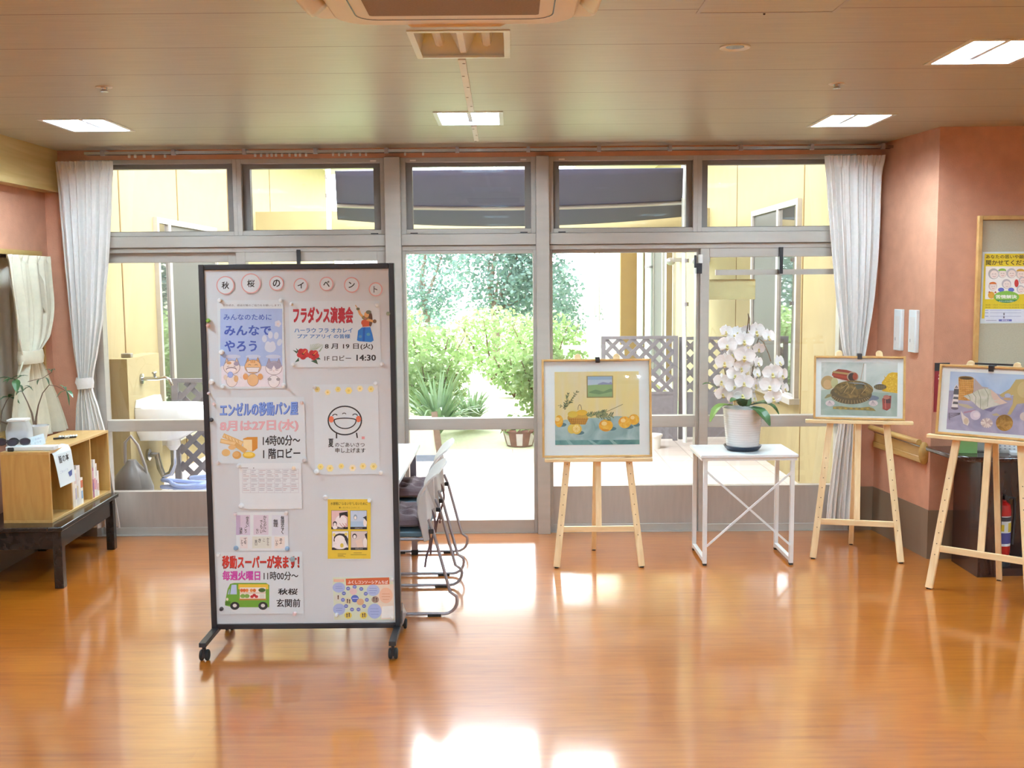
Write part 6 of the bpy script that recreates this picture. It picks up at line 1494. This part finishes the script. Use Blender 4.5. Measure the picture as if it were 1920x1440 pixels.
def stack_chair(label, x, y):
    """faces -x; origin under the seat centre; half width .255"""
    o = thing('stacking_chair', label, 'chair', (x, y, 0), 0, 'pale shell chairs along the meeting table')
    hw = .262
    for s in (-1, 1):
        b = MB().m(M['tubegrey']); yy = s * hw
        arc = lambda cx, cz, r, a0, a1: [(cx + r * math.cos(math.radians(a0 + (a1 - a0) * k / 6)), yy, cz + r * math.sin(math.radians(a0 + (a1 - a0) * k / 6))) for k in range(7)]
        pts = [(.175, yy, .52), (.20, yy, .46), (.285, yy, .13)] + arc(.252, .083, .070, 20, -90) + [(-.15, yy, .013)] + arc(-.20, .073, .060, 270, 175) + [(-.235, yy, .36), (-.225, yy, .40), (-.19, yy, .415), (.15, yy, .415)]
        b.tube(pts, .0085, 8); b.build('side_frame', parent=o)
        for xx in (-.12, .20): MB().m(M['rubber']).box(xx - .035, xx + .035, yy - .011, yy + .011, 0, .014).build('glide', parent=o)
        b = MB().m(M['black']); b.box(.178, .204, yy - .012, yy + .012, .445, .47); b.build('bracket', parent=o, bevel=.004)
    b = MB().m(M['tubegrey']); b.tube([(.12, -hw, .41), (.12, hw, .41)], .009, 8); b.tube([(-.17, -hw, .41), (-.17, hw, .41)], .009, 8); b.build('cross_tube', parent=o)
    b = MB().m(M['seatblue']); b.prism([(-.25, .425), (-.23, .415), (.15, .418), (.17, .432), (.165, .446), (-.235, .450)], -.235, .235, lambda a, c, d: (a, d, c)); b.build('seat', parent=o, bevel=.008)
    prof_ = curve([(.168, 0, .47), (.150, 0, .53), (.133, 0, .60), (.143, 0, .645), (.178, 0, .695), (.218, 0, .740), (.258, 0, .775)], 4); npf = len(prof_) - 1
    def sh(u, v):
        p_ = prof_[min(npf, int(round(v * npf)))]; e = abs(2 * u - 1)
        wdt = .262 * (.93 + .07 * math.sin(v * 3.1)) * (1 - .06 * max(0, v - .85) / .15)
        drop = .020 * e ** 4 * max(0, v - .7) / .3
        return (p_.x - .030 * e ** 2 + .03 * e ** 6 * (1 - v), (2 * u - 1) * wdt, p_.z - drop)
    b = MB().m(M['shell']); b.grid(sh, 22, npf); b.build('backrest', parent=o, sharp=0, solid=.009)
    for s in (-1, 1):
        b = MB().m(M['shell']); b.prism([(.150, .40), (.180, .41), (.172, .54), (.166, .68), (.125, .63), (.118, .56)], s * hw - .008, s * hw + .008, lambda a, c, d: (a, d, c)); b.build('arm_bracket', parent=o, bevel=.005)
    return o
def cushion(label, x, y):
    o = thing('seat_cushion', label, 'cushion', (x, y, .4505), 0, 'mauve seat cushions on the chairs')
    tufts = [(i, j) for i in (-.5, 0, .5) for j in (-.5, 0, .5)]
    def top(u, v):
        a, c = 2 * u - 1, 2 * v - 1; r = 1 - max(abs(a), abs(c)) ** 5
        d = min(math.hypot(a - i, c - j) for i, j in tufts)
        z = .030 + .052 * r ** .6 * (1 - .65 * math.exp(-(d / .17) ** 2)) + .010 * r * math.sin(a * 9 + c * 3) * math.sin(c * 8)
        return (a * .185, c * .215, z)
    b = MB().m(M['cushion']); b.grid(top, 30, 34); n_ = 31
    b.grid(lambda u, v: ((2 * u - 1) * .185, (2 * v - 1) * .215, .002 + .028 * (max(abs(2 * u - 1), abs(2 * v - 1)) ** 6)), 30, 34)
    b.v = [(x, y, z) for x, y, z in b.v]; f_n = len(b.f) // 2; b.f = b.f[:f_n] + [tuple(reversed(f)) for f in b.f[f_n:]]
    b.build('pad', parent=o, sharp=0)
    for k, s in enumerate((-1, 1)):
        b = MB().m(M['cushion']); y0 = s * .19
        b.bar((.17, y0, .03), (.205, y0 - .03, -.02), .012, .003, up=(0, 1, 0)); 
        pts = curve([(.16, y0, .035), (.215, y0 - .02, .02), (.235, y0 - .03, -.06), (.215, y0 - .03, -.14), (.205, y0 - .025, -.20 - .03 * k)], 5)
        b.ribbon(pts, [.006] * len(pts), up=(0, 1, 0), vee=0); b.build('tie', parent=o, sharp=0)
CHX = -.62
stack_chair('pale shell chair at the table nearest the notice board', CHX, 5.61); cushion('mauve quilted cushion on the chair nearest the notice board', CHX - .055, 5.61)
stack_chair('pale shell chair at the table end toward the garden door', CHX, 6.375); cushion('mauve quilted cushion on the chair toward the garden door', CHX - .055, 6.375)

# ------------------------------------------------------------------ right wall: handrail, controllers, pin board
pw = lambda s, out=0.0: Vector((CORNER[0] + (WALL_R0[0] - CORNER[0]) * s, CORNER[1] + (WALL_R0[1] - CORNER[1]) * s, 0)) + NRM * out
_a = Vector((WALL_R0[0] - CORNER[0], WALL_R0[1] - CORNER[1], 0)).normalized(); NRM = Vector((-_a.y, _a.x, 0))
o = thing('handrail', 'golden wooden handrail with metal line on the slanted salmon wall', 'handrail', tuple(pw(.5)))
o_ = pw(.5)
def railbar(name, z0, z1, t0, t1, m, s0=.05, s1=.93):
    b = MB().m(m); c = [pw(s0, t0) - o_, pw(s1, t0) - o_, pw(s1, t1) - o_, pw(s0, t1) - o_]
    b.add([(v.x, v.y, z0) for v in c] + [(v.x, v.y, z1) for v in c], [(0, 3, 2, 1), (4, 5, 6, 7), (0, 1, 5, 4), (1, 2, 6, 5), (2, 3, 7, 6), (3, 0, 4, 7)]); return b.build(name, parent=o, bevel=.006)
railbar('back_board', .60, .725, .0, .028, M['goldwood']); railbar('lower_bead', .60, .640, .028, .036, M['goldwood'])
b = MB().m(M['goldwood']); b.tube([pw(.05, .055) - o_ + Vector((0, 0, .735)), pw(.93, .055) - o_ + Vector((0, 0, .735))], .019, 14); b.build('grip', parent=o)
railbar('metal_line', .700, .709, .028, .034, M['chrome'])
b = MB().m(M['goldwood']); c0 = pw(.05, .0) - o_; b.ball((c0.x + NRM.x * .02, c0.y + NRM.y * .02, .665), .036, 12, 8, (1, .5, 2.0)); b.build('end_cap', parent=o)
for k, (s, lab) in enumerate(((.56, 'white wall controller nearer the curtain'), (.30, 'white wall controller nearer the wall corner'))):
    p = pw(s, 0); o = thing('wall_controller', lab, 'controller', (p.x, p.y, 1.42), math.atan2(_a.y, _a.x) + math.pi, 'white wall controllers on the slanted wall')
    b = MB().m(M['white']); b.prism([(-.050, -.135), (.050, -.135), (.050, .135), (-.050, .135)], -.024, 0, lambda a, c, d: (a, -d if False else d * -1 - .024 * 0, c)); 
    b.v = [(x, -abs(yv) , z) for x, yv, z in b.v]
    # the body stands off the wall on its room side
    sg = 1 if (Matrix.Rotation(o.rotation_euler.z, 3, 'Z') @ Vector((0, 1, 0))).dot(NRM) > 0 else -1
    b.v = [(x, abs(yv) * sg, z) for x, yv, z in b.v]
    b.f = [tuple(reversed(f)) for f in b.f] if sg > 0 else b.f
    b.build('body', parent=o, bevel=.004)
    MB().m(ink('#dfe0de', .3)).box(-.030, .030, min(sg * .024, sg * .0255), max(sg * .024, sg * .0255), -.12, .09).build('cover', parent=o)
    MB().m(M['tubegrey']).box(-.022, -.016, min(sg * .0255, sg * .0265), max(sg * .0255, sg * .0265), -.07, -.05).build('indicator', parent=o)
YC = CORNER[1]
o = thing('pin_board', 'large grey felt pin board in an oak frame behind the counter', 'pin board', (3.40, YC, 1.55))
MB().m(M['felt']).box(-.53, .53, -.016, 0, -.53, .55).build('felt', parent=o)
b = MB().m(M['oakframe']); fw = .026
b.box(-.56, -.56 + fw, -.03, 0, -.56, .58); b.box(.56 - fw, .56, -.03, 0, -.56, .58); b.box(-.56 + fw, .56 - fw, -.03, 0, .58 - fw, .58); b.box(-.56 + fw, .56 - fw, -.03, 0, -.56, -.56 + fw); b.build('frame', parent=o, bevel=.003)
def d_yel(a):
    Y_ = '#e6cf2e'
    a.poly([(145, 140), (1150, 140), (1150, 1075), (150, 1075), (140, 1235), (96, 1235)], Y_, .6); a.text('あなたの思いや願いを', 165, 162, 960, 225, '#6a5a1a', .03); a.text('聞かせてください！', 165, 250, 1010, 335, '#5a4a1a', .03)
    a.poly([(162, 355), (1120, 355), (1120, 800), (700, 830), (300, 830), (290, 910), (150, 910)], '#f4f2ec', 1)
    a.rect(150, 1080, 1150, 1290, '#dfe6f2', 1)
    S = '#f1e4dc'
    def face(x, y, r, hair, cap=None):
        a.ell(x, y, r * 1.12, r * 1.12, hair, 2, 18); a.ell(x + r * .1, y + r * .16, r * .86, r * .86, S, 3, 18); a.arc(x - r * .2, y + r * .1, r * .14, r * .1, 190, 350, 5, '#8a7a80', 4, 6); a.arc(x + r * .35, y + r * .1, r * .14, r * .1, 190, 350, 5, '#8a7a80', 4, 6); a.arc(x + r * .1, y + r * .4, r * .3, r * .22, 20, 160, 6, '#c88a8a', 4, 8)
        if cap: a.ell(x, y - r * .55, r * .95, r * .55, cap, 4, 16, a0=180, a1=360)
    face(295, 480, 82, '#b9b6b4'); face(440, 470, 72, '#cfcfcb', '#8fc04a'); face(595, 470, 76, '#c6c4c6'); face(750, 480, 76, '#d2cdc6', '#d8a83a'); face(900, 470, 76, '#c6c4c6'); face(280, 690, 66, '#d8cfc6', '#d8742e'); face(510, 650, 72, '#c6c0c2'); face(750, 740, 62, '#cac6c8'); face(780, 590, 56, '#ccc8ca')
    a.ell(420, 750, 52, 36, '#6a74c8', 2); a.ell(590, 750, 52, 36, '#6a74c8', 2); a.ell(680, 640, 36, 66, '#c83a34', 2); a.ell(255, 840, 56, 60, '#e0a83a', 2); a.poly([(200, 800), (220, 770), (250, 800)], '#b8583a', 3); a.poly([(300, 800), (330, 770), (345, 810)], '#b8583a', 3)
    a.ell(510, 870, 215, 100, '#86c04a', 5, 30); a.ell(510, 870, 215, 100, '#3f8a5c', 5.5, 20, a0=30, a1=150); a.text('苦情解決', 325, 835, 685, 900, '#f6f8ee', .045, 6); a.text('わたしたちの窓口', 385, 930, 625, 955, '#e6f0dc', .02, 6.4); a.poly([(470, 800), (510, 765), (550, 800)], '#86c04a', 5)
    random.seed(1)
    for y in (995, 1035): a.text('職員一同がていねいにお話をうかがいます', 155, y, 1000, y + 22, '#9a8a2a', 0, 2)
    for y in (1090, 1130, 1190): a.rect(150, y, 205, y + 14, '#a8b2d0', 2); a.rect(230, y + 4, 760, y + 12, '#b4bcd4', 2); a.rect(860, y + 6, 1060, y + 12, '#b4bcd4', 2)
    a.rect(458, 1140, 480, 1180, '#7a7a88', 2); a.rect(455, 1195, 480, 1232, '#7a7a88', 2); a.rect(380, 1248, 600, 1282, '#6a70b8', 2); a.text('受付窓口', 430, 1254, 550, 1276, '#f0f0fa', .02, 3); a.rect(165, 1258, 345, 1274, '#b9c0d0', 2)
pf = zm(1830, 460, 9); c = PY(*pf(630, 710), YC - .017)
def fmy(x, y):
    p_ = PY(*pf(x, y), YC - .017); return (p_.x - c.x, p_.z - c.z)
a = Art(fmy); a.sheet(112, 112, 1170, 1310, M['gloss_paper']); d_yel(a); o = a.b.build('yellow_poster', sharp=0); o.location = (c.x, YC - .0180, c.z); tag(o, 'yellow poster with a crowd of drawn faces on the grey pin board', 'poster')
# red extinguisher sign
o = thing('extinguisher_sign', 'narrow dark red upright sign with white characters on the salmon wall', 'sign', (2.656, YC, 1.08))
MB().m(M['signred']).box(-.045, .045, -.006, 0, -.15, .105).build('plate', parent=o); MB().m(M['black']).box(-.045, .045, -.008, 0, .105, .155).build('top_plate', parent=o)
b = Art(lambda x, y: (x / 1000, -y / 1000)); b.text('消\n火\n器', -24, -85, 24, 125, '#f2eeee', .03, 1); q_ = b.b.build('lettering', parent=o, sharp=0); q_.location = (0, -.0062, 0)

# ------------------------------------------------------------------ reception counter and what stands on it
CZ = .72
o = thing('reception_counter', 'dark brown reception counter with rounded glossy top', 'counter', (3.4, 6.15, 0))
def ctop():
    pts = [(-.84, .23)]
    for k in range(9): a_ = math.radians(180 + 90 * k / 8); pts.append((-.60 + .20 * math.cos(a_) - .02, -.05 + .16 * math.sin(a_)))
    pts += [(1.2, -.21), (1.2, .23)]; return pts
MB().m(M['darkwood']).prism(ctop(), CZ - .030, CZ, lambda a, c, d: (a, c, d)).build('top', parent=o, bevel=.008)
MB().m(M['darkwood']).box(-.672, -.645, -.17, .19, 0, CZ - .03).build('side_panel', parent=o)
MB().m(M['darkwood']).box(-.645, -.540, -.17, -.145, 0, CZ - .03).build('front_panel', parent=o)
MB().m(M['darkwood']).box(-.645, 1.15, .16, .185, .0, CZ - .03).build('back_panel', parent=o)
MB().m(M['darkwood']).box(1.12, 1.15, -.17, .16, 0, CZ - .03).build('end_panel', parent=o)
MB().m(M['darkwood']).box(-.645, 1.12, -.145, .16, 0, .045).build('plinth', parent=o)
o = thing('fire_extinguisher', 'red fire extinguisher with white label under the dark counter', 'fire extinguisher', (2.918, 6.10, .046))
MB().m(M['black']).lathe([(0, 0), (.055, 0), (.055, .05), (.048, .06), (0, .06)], n=24).build('base', parent=o)
MB().m(M['red']).lathe([(0, .058), (.046, .06), (.05, .075), (.05, .33), (.044, .365), (.02, .385), (.018, .40), (0, .40)], n=28).build('cylinder', parent=o)
bb = MB().m(M['paper']); R_ = .0506
def lab(a0, a1, z0, z1, m, r=R_):
    bb.m(m); n_ = 10; vv = [(r * math.cos(a0 + (a1 - a0) * k / n_), r * math.sin(a0 + (a1 - a0) * k / n_), z) for z in (z0, z1) for k in range(n_ + 1)]; bb.add(vv, [(k, k + 1, n_ + 2 + k, n_ + 1 + k) for k in range(n_)])
lab(math.radians(200), math.radians(350), .12, .30, M['paper']); lab(math.radians(215), math.radians(335), .27, .295, ink('#3a3a44'), R_ + .0004); lab(math.radians(220), math.radians(330), .135, .20, ink('#4a4a8a'), R_ + .0004); lab(math.radians(230), math.radians(262), .21, .25, ink('#e6cf3a'), R_ + .0004); lab(math.radians(290), math.radians(335), .205, .26, ink('#d8c84a'), R_ + .0004)
bb.build('label', parent=o)
MB().m(M['black']).box(-.014, .014, -.055, .03, .40, .425).build('lever', parent=o, bevel=.003); MB().m(M['chrome']).lathe([(.016, .395), (.016, .42), (.0, .43)], n=14).build('valve', parent=o)
MB().m(M['black']).tube([(.02, 0, .41), (.07, 0, .40), (.075, 0, .30), (.066, 0, .12)], .009, 8).build('discharge_hose', parent=o)
p = PZ(1803, 858, CZ); o = thing('green_box', 'light green card box on the counter behind the seashell easel', 'box', (2.70, 6.13, CZ), -.1)
MB().m(M['greenbox']).box(-.055, .055, -.04, .04, 0, .155).build('box_body', parent=o, bevel=.002)
b = Art(lambda x, y: (x / 1000, -y / 1000)); b.text('ご意見箱', -42, -150, 42, -128, '#3f5a3a', .01, 1); q_ = b.b.build('lettering', parent=o, sharp=0); q_.location = (0, -.0404, 0)
o = thing('acrylic_holder', 'clear acrylic leaflet holder beside the green box', 'holder', (2.82, 6.15, CZ), -.1)
b = MB().m(M['clear']); b.box(-.045, .045, -.03, -.027, 0, .15); b.box(-.045, .045, .027, .03, 0, .17); b.box(-.045, .045, -.027, .027, 0, .004); b.build('holder', parent=o)
MB().m(M['paper']).box(-.04, .04, .015, .025, .005, .15).build('leaflets', parent=o)
o = thing('desk_calendar', 'white tent desk calendar on the dark counter', 'calendar', (2.98, 6.12, CZ), -.35)
b = MB().m(M['white']); b.add([(-.095, -.065, 0), (.095, -.065, 0), (.095, 0, .12), (-.095, 0, .12), (-.095, .065, 0), (.095, .065, 0)], [(0, 1, 2, 3), (3, 2, 5, 4)]); b.build('stand', parent=o, sharp=20, solid=.003)
b = MB().m(ink('#9aa0ac'))
for r_ in range(5):
    for k in range(7):
        f_ = .2 + r_ * .13; yy, zz = -.065 + .065 * f_, .12 * f_; x = -.08 + k * .025
        b.add([(x, yy - .004, zz), (x + .010, yy - .004, zz), (x + .010, yy - .0018, zz + .006), (x, yy - .0018, zz + .006)], [(0, 1, 2, 3)])
b.build('dates', parent=o, sharp=0)
o = tag(MB().m(M['paper']).box(-.10, .10, -.05, .05, 0, .02).build('paper_pad', bevel=.002), 'white pad of paper lying under the desk calendar edge', 'paper pad'); o.location = (3.02, 6.02, CZ); o.rotation_euler = (0, 0, -.3)
